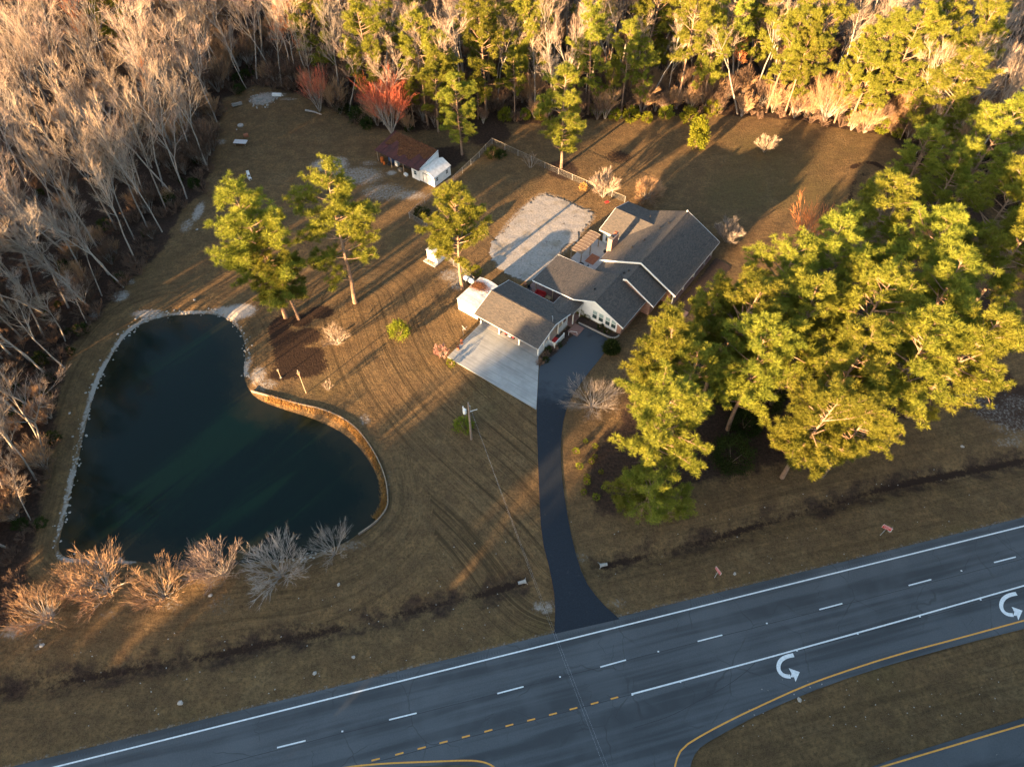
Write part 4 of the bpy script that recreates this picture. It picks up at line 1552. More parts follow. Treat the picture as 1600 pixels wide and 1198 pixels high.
# satellite dish, ornaments, tank
sd = thing("satellite_dish", "grey satellite dish on a post by the parking pad's corner", "satellite dish", (*P(724, 524), 0), .6)
MB().tube([(0, 0, 0), (0, 0, 1.5)], .04, 7).build("post", M['galv'], sd)
mb = MB()
mm = Matrix.Rotation(R(65), 3, 'Y')
vs, fs = [], []
for j in range(4):
    r = .55 * j / 3
    for k in range(14):
        t = k * 2 * math.pi / 14
        vs.append(mm @ Vector((r * math.cos(t), r * math.sin(t), r * r * .35)) + Vector((.12, 0, 1.55)))
for j in range(3):
    for k in range(14):
        k2 = (k + 1) % 14
        fs.append((j * 14 + k, j * 14 + k2, (j + 1) * 14 + k2, (j + 1) * 14 + k))
mb.add(vs, fs)
mb.build("dish", M['galv'], sd)
MB().tube([(.12, 0, 1.25), (.75, 0, 1.5)], .025, 5).build("feed_arm", M['trim'], sd)
for k, (x, y, lb) in enumerate(((721.5, 537, "rust-coloured garden ornament standing on the pad's left edge"), (716, 546, "smaller rust ornament lower down the pad's left edge"))):
    t = thing("garden_ornament", lb, "ornament", (*P(x, y), .075))
    MB().lathe([(.22, 0), (.24, .08), (.1, .14), (.08, .4), (.2, .5), (.26, .62 - .1 * k), (.12, .7 - .1 * k)], 10).build("body", M['terracotta'], t)
    MB().rock((0, 0, .8 - .1 * k), (.14, .14, .16), k).build("head", M['terracotta'], t)
tk = thing("propane_tank", "pale blue-white propane tank behind the metal shed", "tank", (*P(733, 442), 0), ROT + R(0))
prof = [(.02, -1.0), (.26, -.92), (.38, -.75), (.4, -.5), (.4, .5), (.38, .75), (.26, .92), (.02, 1.0)]
mb = MB().lathe(prof, 14)
mx = Matrix.Rotation(R(90), 3, 'Y')
mb.v = [tuple(mx @ Vector(v) + Vector((0, 0, .75))) for v in mb.v]
mb.build("body", M['trim'], tk, smooth=True)
for i in (-.55, .55):
    MB().box((i, 0, .18), (.12, .6, .4)).build("cradle", M['galv'], tk)
MB().lathe([(.14, 1.12), (.16, 1.2), (.12, 1.28)], 10).build("valve_dome", M['trim'], tk)
for k, (a, lb) in enumerate(((-20.7, "small terracotta pot, left of the pair before the garden shed"), (-20.2, "small terracotta pot, middle one before the garden shed"), (-19.75, "rounder terracotta pot nearest the garden shed's right corner"))):
    o = MB().lathe([(.1, 0), (.17, .22), (.19, .25), (.15, .3)], 10).build("flower_pot", M['terracotta'], None, W3(a, 5.1, .12))
    tag(o, lb, "pot", "pots before the garden shed")
wb = thing("wheelbarrow", "red wheelbarrow-like cart at the garden fence near the house's rear ell", "cart", (*P(948, 318), 0), .4)
wb.scale = (.65, .65, .65)
MB().prism([(-.5, -.3, .65), (.5, -.3, .65), (.5, .3, .65), (-.5, .3, .65)], (0, 0, -.28)).build("tray", M['red'], wb)
MB().tube([(-.6, -.05, .2), (-.6, .05, .2)], .2, 12).build("wheel", M['black'], wb)
for j in (-1, 1):
    MB().tube([(-.6, j * .12, .22), (.4, j * .25, .4), (1.0, j * .3, .6)], .025, 5).build("handle", M['wood'], wb)

# ------------------------------------------------------------------ fence
fen = thing("chain_link_fence", "long grey chain-link fence round the rear yard from shed to house", "fence", (0, 0, 0))
FPTS = PL([(976, 316), (916, 291), (851, 263), (769, 225), (749, 246), (709, 284), (664, 318), (640, 341), (668, 358)])
FP2 = PL([(694, 402), (741, 442)])
post_me = MB().tube([(0, 0, -.1), (0, 0, 1.28)], .035, 7).mesh("post", M['galv'])


def fence_run(pts):
    nodes = []
    for i in range(len(pts) - 1):
        a, b = pts[i], pts[i + 1]
        L = math.dist(a, b)
        n = max(1, round(L / 3.0))
        for k in range(n):
            nodes.append((a[0] + (b[0] - a[0]) * k / n, a[1] + (b[1] - a[1]) * k / n))
    nodes.append(pts[-1])
    for i, p in enumerate(nodes):
        put("post", post_me, fen, (p[0], p[1], gz1(*p)))
        if i:
            q = nodes[i - 1]
            za, zb = gz1(*q), gz1(*p)
            MB().tube([(q[0], q[1], za + 1.24), (p[0], p[1], zb + 1.24)], .022, 5).build("top_rail", M['rail_wood'], fen)
            L = math.dist(p, q)
            mb = MB()
            ux, uy = (p[0] - q[0]) / L, (p[1] - q[1]) / L
            s = -1.15
            while s < L:
                for sg in (0, 1):
                    x0, x1 = s, s + 1.15
                    z0, z1 = (0.03, 1.2) if sg == 0 else (1.2, .03)
                    t0 = max(0, (0 - x0) / 1.15)
                    t1 = min(1, (L - x0) / 1.15)
                    if t1 - t0 < .05:
                        continue
                    pa = (q[0] + ux * (x0 + 1.15 * t0), q[1] + uy * (x0 + 1.15 * t0), za + z0 + (z1 - z0) * t0)
                    pb = (q[0] + ux * (x0 + 1.15 * t1), q[1] + uy * (x0 + 1.15 * t1), za + z0 + (z1 - z0) * t1)
                    mb.tube([pa, pb], .004, 3, False)
                s += .16
            mb.build("mesh_panel", M['wire'], fen)


fence_run(FPTS)
fence_run(FP2)
# ------------------------------------------------------------------ poles, wires, signs
up = thing("utility_pole", "wooden utility pole with pale transformer on the lawn left of the driveway", "utility pole", (*P(736.5, 686), 0), 0)
PH = 8.3
MB().tube([(0, 0, -.2), (0, 0, PH * .5), (-.02, .02, PH)], [.17, .15, .11], 10).build("pole", M['pole_wood'], up)
tr = MB().lathe([(.22, 0), (.25, .05), (.25, .7), (.2, .78), (.06, .8)], 12, (-.55, -.1, PH - 2.1)).build("transformer", M['trim'], up)
MB().tube([(-.55, -.1, PH - 1.3), (-.55, -.1, PH - 1.0)], .05, 8).build("bushing", M['trim'], tr)
MB().box((-.28, -.05, PH - 1.8), (.4, .08, .1)).build("bracket", M['dark'], up)
MB().tube([(.1, 0, PH - 1.9), (.55, .08, PH - 1.75), (1.05, .14, PH - 1.6)], .045, 6).build("lamp_arm", M['galv'], up)
MB().box((-.72, .02, PH - 1.05), (.12, .12, .45)).build("fuse_cutout", M['trim'], up)
MB().tube([(.06, .05, PH - .8), (.2, .05, PH - .8)], .04, 6).build("insulator", M['trim'], up)
wx, wy = P(736.5, 686)
endp = P(960, 1240, 9.2)
pw = thing("power_line", "two thin overhead wires running from the pole across the road", "wire", (0, 0, 0))
for off in (0.0, .35):
    pts = []
    for i in range(25):
        t = i / 24
        pts.append((wx + (endp[0] + off - wx) * t + .05, wy + (endp[1] - wy) * t, (PH - .5 * off - .15) * (1 - t) + 9.0 * t - .9 * 4 * t * (1 - t)))
    MB().tube(pts, .0045, 4, False).build("wire", M['galv'], pw)
# far pole out of the picture that carries the wires
p2 = thing("utility_pole", "wooden utility pole beyond the road, carrying the two wires", "utility pole", (endp[0], endp[1], 0))
MB().tube([(0, 0, -.2), (0, 0, 9.6)], [.17, .12], 10).build("pole", M['pole_wood'], p2)
MB().box((0, 0, 9.1), (1.2, .1, .1), .4).build("crossarm", M['pole_wood'], p2)

bh = thing("birdhouse_pole", "thin tall wooden pole with orange box near its top, beside the pond", "pole", (*P(478.5, 614), 0))
MB().tube([(0, 0, 0), (0, 0, 5.2)], [.07, .06], 7).build("pole", M['wood'], bh)
MB().box((0, 0, 4.4), (.26, .26, .5)).build("nest_box", M['terracotta'], bh)
MB().prism([(-.2, -.2, 4.7), (.2, -.2, 4.7), (.2, .2, 4.7), (-.2, .2, 4.7)], (0, 0, -.05)).build("roof", M['wood'], bh)
sp = thing("feeder_post", "short wooden post with pale top on the dark mulch by the pond", "post", (*P(439, 590), 0))
MB().tube([(0, 0, 0), (0, 0, 1.7)], .06, 7).build("post", M['wood'], sp)
MB().box((0, 0, 1.78), (.22, .22, .2)).build("box", M['wood'], sp)
MB().tube([(0, 0, 0), (0, 0, .06)], .16, 9).build("base", M['stone'], sp)


def text_mesh(txt, size, name, mat, parent, loc, rot=(0, 0, 0)):
    cu = bpy.data.curves.new(name, 'FONT')
    cu.body = txt
    cu.size = size
    cu.align_x = 'CENTER'
    cu.align_y = 'CENTER'
    cu.extrude = .002
    o = bpy.data.objects.new(name, cu)
    COL.objects.link(o)
    dg = bpy.context.evaluated_depsgraph_get()
    me = bpy.data.meshes.new_from_object(o.evaluated_get(dg))
    bpy.data.objects.remove(o)
    me.materials.clear()
    me.materials.append(mat)
    t = bpy.data.objects.new(name, me)
    COL.objects.link(t)
    t.parent = parent
    t.location = loc
    t.rotation_euler = rot
    return t


def road_sign(label, bx, by, rz, w=1.07, h=.76, hp=1.75):
    t = thing("road_sign", label, "sign", (*P(bx, by), gz1(*P(bx, by))), rz)
    MB().box((0, .03, hp / 2 + .3), (.06, .04, hp + .6)).build("post", M['galv'], t)
    MB().box((0, -.015, hp + h / 2), (w, .012, h)).build("border", M['paint_white'], t)
    pn = MB().box((0, -.026, hp + h / 2), (w - .07, .012, h - .07)).build("panel", M['red'], t)
    for k, s in enumerate(("WRONG", "WAY")):
        text_mesh(s, .27, "lettering", M['paint_white'], t, (0, -.036, hp + h * (.71 - .42 * k)), (R(90), 0, 0))
    return t


road_sign("red and white rectangular road sign nearer the picture's right edge", 1375.5, 836, R(-33))
road_sign("smaller-looking red and white sign between the driveway culvert and the highway", 1116.3, 902, R(-62), .95, .7)

# culvert ends
for k, (x, y, rz, lb) in enumerate(((818, 906, R(105), "pale flared culvert mouth left of the driveway"), (941, 880, R(-78), "pale flared culvert mouth right of the driveway"))):
    X, Y = P(x, y)
    t = thing("culvert", lb, "culvert", (X, Y, -.50), rz)
    t.scale = (.55, .55, .55)
    n = 12
    vs, fs = [], []
    for (r, yy, cut) in ((.36, 1.2, 0), (.38, 0, 0), (.5, -.45, .35)):
        for kk in range(n + 1):
            a = math.pi * kk / n
            vs.append((r * math.cos(a), yy - (cut * 0), r * math.sin(a) * (1 if not cut else .9)))
    for j in range(2):
        for kk in range(n):
            o = j * (n + 1) + kk
            fs.append((o, o + 1, o + n + 2, o + n + 1))
    mb = MB().add(vs, fs)
    ob = mb.build("pipe", M['stone'], t)
    sm = ob.modifiers.new("thickness", 'SOLIDIFY')
    sm.thickness = .07
    MB().tube([(-.8, -.7, 0), (-.45, -.5, .34), (0, -.46, .47), (.45, -.5, .34), (.8, -.7, 0)], .05, 6).build("rim", M['stone'], t)

# ------------------------------------------------------------------ bulkhead of the pond
bk = thing("pond_bulkhead", "low weathered timber edging curving round the pond's right bank", "edging", (0, 0, 0))
line_pts = BULK
for i in range(len(line_pts) - 1):
    a, b = line_pts[i], line_pts[i + 1]
    L = math.dist(a, b)
    if L < .05:
        continue
    ang = math.atan2(b[1] - a[1], b[0] - a[0])
    c = ((a[0] + b[0]) / 2, (a[1] + b[1]) / 2)
    MB().box((c[0], c[1], -.22), (L * 1.01, .07, .55), ang).build("plank", M['pole_wood'], bk)
    MB().box((c[0], c[1], .08), (L * 1.02, .13, .06), ang).build("cap_board", M['wood'], bk)


# ------------------------------------------------------------------ plants: generators
def rand_perp(d, rs):
    v = Vector((rs.uniform(-1, 1), rs.uniform(-1, 1), rs.uniform(-1, 1)))
    v = v - d * v.dot(d)
    if v.length < 1e-4:
        v = d.orthogonal()
    return v.normalized()


class Plant:
    """wood tubes + twig / leaf triangles"""

    def __init__(self, seed):
        self.rs = random.Random(seed)
        self.wood = MB()
        self.tv, self.tf, self.tint = [], [], []

    def tri(self, a, b, c, t=.5):
        o = len(self.tv)
        self.tv += [tuple(a), tuple(b), tuple(c)]
        self.tf.append((o, o + 1, o + 2))
        self.tint += [t, t, t]

    def twig(self, p, d, L, w, t=.5):
        s = rand_perp(d, self.rs) * w * .5
        self.tri(p - s, p + s, p + d * L, t)

    def ribbon(self, pts, w):
        d = (pts[-1] - pts[0]).normalized()
        s = rand_perp(d, self.rs) * w * .5
        n = len(pts)
        for i in range(n - 1):
            k0 = 1 - i / n * .8
            k1 = 1 - (i + 1) / n * .8
            a, b = pts[i], pts[i + 1]
            self.tri(a - s * k0, a + s * k0, b + s * k1)
            self.tri(a - s * k0, b + s * k1, b - s * k1)

    def path(self, p, d, L, n, wob, up):
        rs = self.rs
        pts = [Vector(p)]
        d = Vector(d).normalized()
        for i in range(n):
            d = (d + rand_perp(d, rs) * rs.uniform(0, wob) + Vector((0, 0, up))).normalized()
            pts.append(pts[-1] + d * (L / n))
        return pts, d

    def meshes(self, name, mat_w, mat_c):
        wm = self.wood.mesh(name + "_wood", mat_w)
        wm.polygons.foreach_set("use_smooth", [True] * len(wm.polygons))
        cm = bpy.data.meshes.new(name + "_crown")
        cm.from_pydata(self.tv, [], self.tf)
        at = cm.attributes.new("tint", 'FLOAT', 'POINT')
        at.data.foreach_set("value", np.array(self.tint, np.float32))
        cm.materials.append(mat_c)
        return wm, cm


def at_path(pts, t):
    f = t * (len(pts) - 1)
    i = min(int(f), len(pts) - 2)
    return pts[i].lerp(pts[i + 1], f - i), (pts[i + 1] - pts[i]).normalized()


def branch_rec(pl, p, d, L, r, lvl, cfg):
    rs = pl.rs
    maxl = cfg['levels']
    if lvl >= maxl:
        pl.twig(p, d, L, cfg['tw'])
        return
    pts, dd = pl.path(p, d, L, 3 if lvl >= 2 else 4, cfg['wob'], cfg['up'])
    n = len(pts)
    if lvl <= 1:
        pl.wood.tube(pts, [r * (1 - .75 * i / (n - 1)) for i in range(n)], 5 if lvl == 0 else 4, False)
    elif lvl == 2:
        pl.ribbon(pts, max(r * 2.0, .038))
    else:
        pl.ribbon(pts, cfg['tw'] * 1.5)
    k = cfg['kids'][min(lvl, len(cfg['kids']) - 1)]
    for i in range(k):
        t = rs.uniform(.25, 1.0) if i else 1.0
        q, qd = at_path(pts, t)
        sp = rs.uniform(*cfg['spread'])
        nd = (qd * math.cos(sp) + rand_perp(qd, rs) * math.sin(sp))
        nd = (nd + Vector((0, 0, cfg['rise']))).normalized()
        branch_rec(pl, q, nd, L * rs.uniform(*cfg['ratio']) * (1.15 - .45 * t), r * (1 - .7 * t) * .6 + .004, lvl + 1, cfg)


def forest_bare(seed, H=18.0, sparse=1.0):
    pl = Plant(seed)
    rs = pl.rs
    lean = Vector((rs.uniform(-.14, .14), rs.uniform(-.14, .14), 1)).normalized()
    cfg = dict(levels=3, wob=.20, up=.06, kids=[7, 10, 12], spread=(.25, .85), rise=.26, ratio=(.42, .72), tw=.022)
    leaders = 1 if rs.random() < .55 else 2
    trunk, d = pl.path((0, 0, -.1), lean, H * (.92 if leaders == 1 else .5), 7, .16, .03)
    r0 = rs.uniform(.13, .20)
    n = len(trunk)
    pl.wood.tube(trunk, [r0 * (1 - (.82 if leaders == 1 else .4) * i / (n - 1)) for i in range(n)], 6, False)
    stems = [(trunk, .42, r0)]
    if leaders == 2:
        stems = []
        for s in (-1, 1):
            dd = (d + rand_perp(d, rs) * .35).normalized()
            st_, _ = pl.path(trunk[-1], dd, H * .48, 6, .14, .06)
            pl.wood.tube(st_, [r0 * .6 * (1 - .85 * i / 6) for i in range(7)], 5, False)
            stems.append((st_, .05, r0 * .6))
    for st_, t0, rr in stems:
        nb = int((17 if leaders == 1 else 10) * sparse)
        for i in range(nb):
            t = t0 + (1 - t0) * ((i + rs.random()) / nb)
            q, qd = at_path(st_, min(t, .99))
            sp = rs.uniform(.45, .9)
            nd = qd * math.cos(sp) + rand_perp(qd, rs) * math.sin(sp)
            nd = (nd + Vector((0, 0, .15))).normalized()
            branch_rec(pl, q, nd, H * rs.uniform(.12, .23) * (1.25 - .5 * t), rr * (1.05 - t) * .5 + .02, 1, cfg)
    return pl


def bare_shrub(seed, H=4.0, stems=9, open_=.6, tw=.022, kids=(8, 9, 8)):
    pl = Plant(seed)
    rs = pl.rs
    cfg = dict(levels=3, wob=.11, up=.02, kids=list(kids), spread=(.16, .46), rise=.05, ratio=(.55, .88), tw=tw)
    for i in range(stems):
        a = 2 * math.pi * (i + rs.random() * .7) / stems
        o = rs.uniform(.25, 1.0) * open_
        d = Vector((math.cos(a) * o, math.sin(a) * o, 1)).normalized()
        branch_rec(pl, Vector((math.cos(a) * .12, math.sin(a) * .12, -.05)), d, H * rs.uniform(.55, .72), .035 * H / 4 + .02, 0, cfg)
    return pl


def puff(pl, c, r, n, w, t, flat=.75):
    rs = pl.rs
    for i in range(n):
        z = rs.uniform(-.55, 1)
        a = rs.uniform(0, 6.2832)
        k = math.sqrt(max(0, 1 - z * z))
        d = Vector((k * math.cos(a), k * math.sin(a), z * flat)).normalized()
        p = c + d * r * rs.uniform(.0, .5)
        pl.twig(p, (d + Vector((0, 0, .06))).normalized(), r * rs.uniform(.5, .8), w, min(1, max(0, t + rs.uniform(-.25, .25))))


def pine(seed, H=22.0, base=.42, rad=4.0, nb=34, needles=100, pr=.56):
    pl = Plant(seed)
    rs = pl.rs
    lean = Vector((rs.uniform(-.05, .05), rs.uniform(-.05, .05), 1)).normalized()
    trunk, d = pl.path((0, 0, -.15), lean, H * .97, 10, .055, .02)
    r0 = .011 * H + .04
    n = len(trunk)
    pl.wood.tube(trunk, [r0 * (1.12 if i == 0 else 1 - .85 * i / (n - 1)) for i in range(n)], 8, False)
    for i in range(nb):
        t = base + (1 - base) * ((i + rs.random()) / nb) ** .92
        q, qd = at_path(trunk, min(t, .995))
        s = (t - base) / (1 - base)
        env = math.sin(math.pi * min(1, .16 + s * .80)) ** .7 * (1.0 if s < .8 else .85)
        L = rad * env * rs.uniform(.5, 1.18)
        a = rs.uniform(0, 6.2832)
        el = rs.uniform(-.15, .35) + .55 * s
        nd = Vector((math.cos(a) * math.cos(el), math.sin(a) * math.cos(el), math.sin(el)))
        pts, dd = pl.path(q, nd, L, 4, .26, .05)
        br = .03 + .012 * L
        pl.wood.tube(pts, [br * (1 - .75 * k / 4) for k in range(5)], 4, False)
        tint = rs.uniform(.25, .8)
        ns = max(4, int(L * 3.0))
        for j in range(ns):
            tt = .38 + .62 * (j + rs.random() * .6) / ns if j < ns - 1 else 1.0
            p2, pd = at_path(pts, min(tt, 1))
            sl = rs.uniform(.35, 1.25) * (1.15 - .35 * tt)
            sd_ = (pd * .6 + rand_perp(pd, rs) * .8 + Vector((0, 0, .22))).normalized()
            e = p2 + sd_ * sl
            pl.wood.tube([p2, e], [.022, .010], 3, False)
            puff(pl, e, pr * rs.uniform(.8, 1.25), needles, .046, tint + rs.uniform(-.2, .2))
            if rs.random() < .75:
                m = p2.lerp(e, .5) + Vector((rs.uniform(-.3, .3), rs.uniform(-.3, .3), rs.uniform(0, .25)))
                puff(pl, m, pr * rs.uniform(.6, .95), int(needles * .7), .046, tint)
    for i in range(rs.randint(2, 5)):      # dead lower limbs
        t = rs.uniform(base * .72, base)
        q, qd = at_path(trunk, t)
        a = rs.uniform(0, 6.28)
        pts, _ = pl.path(q, (math.cos(a), math.sin(a), .1), rs.uniform(.8, 2.4), 3, .3, .0)
        pl.wood.tube(pts, [.04, .03, .02, .01], 4, False)
    puff(pl, trunk[-1], pr, needles, .04, .6)
    return pl


def leafy(seed, rx, rz, n, ls=.16, holes=.2, trunk=True, cone=0.0):
    """evergreen bush: leaf triangles in clumps through a rounded volume"""
    pl = Plant(seed)
    rs = pl.rs
    if trunk:
        for i in range(4):
            a = rs.uniform(0, 6.28)
            pl.wood.tube([(0, 0, -.05), (math.cos(a) * rx * .25, math.sin(a) * rx * .25, rz * .5), (math.cos(a) * rx * .5, math.sin(a) * rx * .5, rz * 1.1)], [.06, .04, .015], 5, False)
    cl = []
    for i in range(int(36 + n / 60)):
        z = rs.uniform(-.75, 1)
        a = rs.uniform(0, 6.28)
        k = math.sqrt(1 - z * z)
        f = rs.uniform(.72, 1.0)
        w = 1 - cone * (z * .5 + .5)
        cl.append((Vector((k * math.cos(a) * rx * f * w, k * math.sin(a) * rx * f * w, rz + z * rz * f)), rs.uniform(.2, .9)))
    for i in range(n):
        c, t = rs.choice(cl)
        off = Vector((rs.gauss(0, 1), rs.gauss(0, 1), rs.gauss(0, 1))) * rx * .13
        p = c + off
        d = (Vector((p.x, p.y, (p.z - rz))) + Vector((rs.uniform(-1, 1), rs.uniform(-1, 1), rs.uniform(-.4, 1.2))) * rx * .7).normalized()
        pl.twig(p, d, ls * rs.uniform(.8, 1.5), ls * .6, min(1, max(0, t + rs.uniform(-.2, .2))))
    return pl


# ------------------------------------------------------------------ plants: shared meshes
BARE = []
tw_mats = ['twig_tan', 'twig_grey', 'twig_tan', 'twig_rose', 'twig_grey', 'twig_tan', 'twig_rose', 'twig_tan', 'twig_grey', 'twig_tan']
for k in range(10):
    pl = forest_bare(200 + k, 17.5 + (k % 4) * 1.2, 1.0 if k % 3 else .8)
    BARE.append(pl.meshes("bare_tree_%d" % k, M['bark_grey'], M[tw_mats[k]]))
PINES = []
for k in range(6):
    pl = pine(300 + k, 22, [.24, .30, .40, .33, .22, .27][k], [5.0, 5.3, 4.6, 5.5, 4.8, 5.0][k], [54, 60, 46, 58, 62, 54][k])
    PINES.append(pl.meshes("pine_%d" % k, M['bark_pine'], M['needle']))


def plant_thing(name, label, cat, pair, x, y, sc, rz, group=None, z=None, part_names=("trunk", "crown")):
    t = thing(name, label, cat, (x, y, gz1(x, y) if z is None else z), rz, group)
    t.scale = (sc, sc, sc)
    for nm, me in zip(part_names, pair):
        if me is None or len(me.vertices) == 0:
            continue
        o = bpy.data.objects.new(nm, me)
        COL.objects.link(o)
        o.parent = t
    return t


# yard pines: (crown or base pixel, height at that pixel, tree height, variant, label)
yard = [
    (447, 496, 0, 25, 0, "tall pine at the pond's upper right bank, left of the close pair"),
    (467, 499, 0, 17, 1, "shorter leaning pine at the pond's upper right bank, right of the close pair"),
    (555, 473, 0, 24, 5, "lone tall pine on the open lawn between the pond pines and the garden shed"),
    (723, 451, 0, 19, 3, "pine with long bare orange trunk beside the white metal shed"),
    (877, 262, 0, 20, 4, "bushy low-branched pine just outside the chain-link fence"),
    (685, 206, 0, 17, 1, "pine directly behind the rusty barn roof"),
    (722, 242, 0, 16, 4, "narrow pine right of the rusty barn, near the fence corner"),
    (1035, 655, 15, 21, 3, "broad bright pine nearest the driveway, lower front of the clump"),
    (1075, 600, 14, 19, 1, "pine tucked behind the broad front pine of the clump"),
    (1045, 535, 15, 21, 0, "pine overhanging the house's front corner by the four windows"),
    (1140, 500, 15, 22, 1, "pine between the house's right side and the main clump"),
    (1215, 450, 16, 23, 5, "pine at the clump's upper left, above the rear of the house side"),
    (1185, 560, 15, 21, 3, "pine over the dark shrubs left of the clump's centre"),
    (1300, 400, 17, 24, 0, "tall pine at the clump's top with its straight trunk in full sun"),
    (1370, 345, 17, 24, 2, "partly shaded pine at the clump's upper end by the bare lawn"),
    (1445, 405, 17, 24, 3, "pine at the upper right of the clump, dark on its right"),
    (1265, 510, 16, 22, 1, "pine near the clump's middle, left of the leaning bright trunk"),
    (1370, 470, 17, 24, 5, "large pine in the very middle of the clump"),
    (1340, 580, 16, 23, 0, "pine with a clear orange trunk at the clump's lower front"),
    (1430, 560, 16, 23, 3, "pine at the clump's lower right with long bare side limbs"),
    (1510, 530, 16, 23, 1, "rightmost large pine of the clump, over the sandy patch"),
    (1470, 470, 17, 24, 4, "dense pine between the clump's centre and its right end"),
    (1115, 480, 14, 18, 2, "pine close beside the house's far right roof corner"),
    (1345, 655, 13, 18, 2, "short pine at the clump's lowest point, above the roadside lawn"),
    (1285, 640, 15, 21, 5, "pine at the clump's lower left with two bare forks"),
    (1506, 118, 21, 25, 2, "tall leaning pine at the back lawn's right edge with long bare trunk"),
    (1570, 195, 20, 25, 0, "pine at the right picture edge, upper one, behind the bare-trunk pine"),
    (1485, 285, 12, 17, 4, "small sunlit pine beside the mud ruts"),
    (1575, 310, 17, 23, 3, "pine at the right picture edge, middle of the three"),
    (1590, 385, 17, 23, 2, "pine at the right picture edge, lowest of the three"),
    (1450, 230, 14, 18, 2, "thin young pine beside the back lawn's right edge"),
]
rsy = random.Random(4)
for (x, y, h, Ht, var, lb) in yard:
    X, Y = P(x, y, h)
    plant_thing("pine_tree", lb, "pine tree", PINES[var], X, Y, Ht / 22.0, rsy.uniform(0, 6.28)).scale = (Ht / 22.0 * 1.13, Ht / 22.0 * 1.13, Ht / 22.0)
# low shaded young pines beside the driveway clump
YP = pine(390, 9.5, .12, 3.6, 34, 60, .55).meshes("young_pine", M['bark_pine'], M['needle'])
for (x, y, h, s, lb) in ((1010, 775, 5, 1.0, "low bushy young pine in shade at the clump's front, nearest the road"), (985, 770, 4, .8, "low green young pine left of the shaded one, by the flower bed"), (1050, 785, 4, .75, "low shaded young pine at the right of the front three"), (1305, 690, 4, .8, "low young pine in shade below the clump's lower front")):
    plant_thing("young_pine", lb, "pine tree", YP, *P(x, y, h), s, s * 9)

# woods: pines among the bare trees
wood_pines = [(565, 38, 18), (655, 62, 18), (690, 95, 17), (640, 135, 12), (700, 120, 15), (755, 42, 18), (805, 112, 16), (745, 135, 14), (830, 22, 18), 
              (930, 58, 18), (985, 72, 17), (1012, 98, 16), (960, 120, 13), (1085, 28, 18), (1122, 62, 17), (1150, 18, 18), (1240, 38, 19), (1258, 82, 17),
              (1250, 132, 13), (1290, 42, 18), (1345, 88, 17), (1382, 62, 18), (1428, 55, 18), (1368, 132, 14), (1440, 150, 14), (1470, 38, 18), (1530, 60, 18), (850, -5, 18), (760, -10, 18), (1020, 5, 18), (1200, -5, 18),
              (940, -15, 18), (620, -5, 18), (1065, -10, 18), (480, 5, 17), (165, 5, 15)]
wp_xy = []
ORD = ["first", "second", "third", "fourth", "fifth", "sixth", "seventh", "eighth", "ninth", "tenth", "eleventh", "twelfth", "thirteenth", "fourteenth", "fifteenth", "sixteenth"]
PINE_LB = {}
for lo, hi, nm in ((85, 999, "front-row pine of the back woods"), (35, 85, "middle-row pine of the back woods"), (-99, 35, "rearmost-row pine at the picture's top edge")):
    row = sorted([k for k, p in enumerate(wood_pines) if lo <= p[1] < hi], key=lambda k: wood_pines[k][0])
    for n, k in enumerate(row):
        PINE_LB[k] = "%s, %s from the left" % (nm, ORD[n])
for k, (x, y, h) in enumerate(wood_pines):
    X, Y = P(x, y, h)
    while sdist(np.array([X]), np.array([Y]), WOODS_POLY)[0] > -1.5 and h > 5:
        h -= .5
        X, Y = P(x, y, h)
    Ht = h * 1.38 + rsy.uniform(-1, 1)
    wp_xy.append((X, Y))
    plant_thing("pine_tree", PINE_LB[k], "pine tree", PINES[rsy.randrange(6)], X, Y, Ht / 22.0, rsy.uniform(0, 6.28), "pines in the woods").scale = (Ht / 26.0, Ht / 26.0, Ht / 22.0)

# ------------------------------------------------------------------ woods: bare trees
rsf = random.Random(11)
cand = []
cells = {}


def far_enough(x, y, d):
    cx, cy = int(x // 3), int(y // 3)
    for i in range(-2, 3):
        for j in range(-2, 3):
            for (a, b) in cells.get((cx + i, cy + j), ()):
                if (a - x) ** 2 + (b - y) ** 2 < d * d:
                    return False
    return True


for x, y in wp_xy:
    cells.setdefault((int(x // 3), int(y // 3)), []).append((x, y))
tries_x = np.array([rsf.uniform(-190, 165) for _ in range(16000)])
tries_y = np.array([rsf.uniform(-5, 215) for _ in range(16000)])
ok = sdist(tries_x, tries_y, WOODS_POLY)
for x, y, sd in zip(tries_x, tries_y, ok):
    if sd > -.6:
        continue
    # stay off the highway
    if toroad(x, y)[1] < 9:
        continue
    if x < -48 and y < 34 and -71 < x * .75 - y * .66 < -46:
        continue
    if (x < -100 or (x < -70 and y < 45)) and rsf.random() < .82:
        continue
    d = 3.1 if sd > -9 else 4.5
    if x < -45 and y < 80:
        d = 2.3
    if y > 118 and x > -30:
        d = 3.2 if sd > -30 else 4.2
    elif y > 150:
        d = 4.9
    if x > 40:
        d += .5
    if far_enough(x, y, d):
        cells.setdefault((int(x // 3), int(y // 3)), []).append((x, y))
        cand.append((x, y, sd))


def in_view(x, y, h):
    dz = h - H_CAM
    F = y * _c - dz * _s
    if F < 1:
        return False
    D = -y * _s - dz * _c
    px, py = 800 + FPX * x / F, 599 + FPX * D / F
    return -30 < px < 1630 and -30 < py < 1228


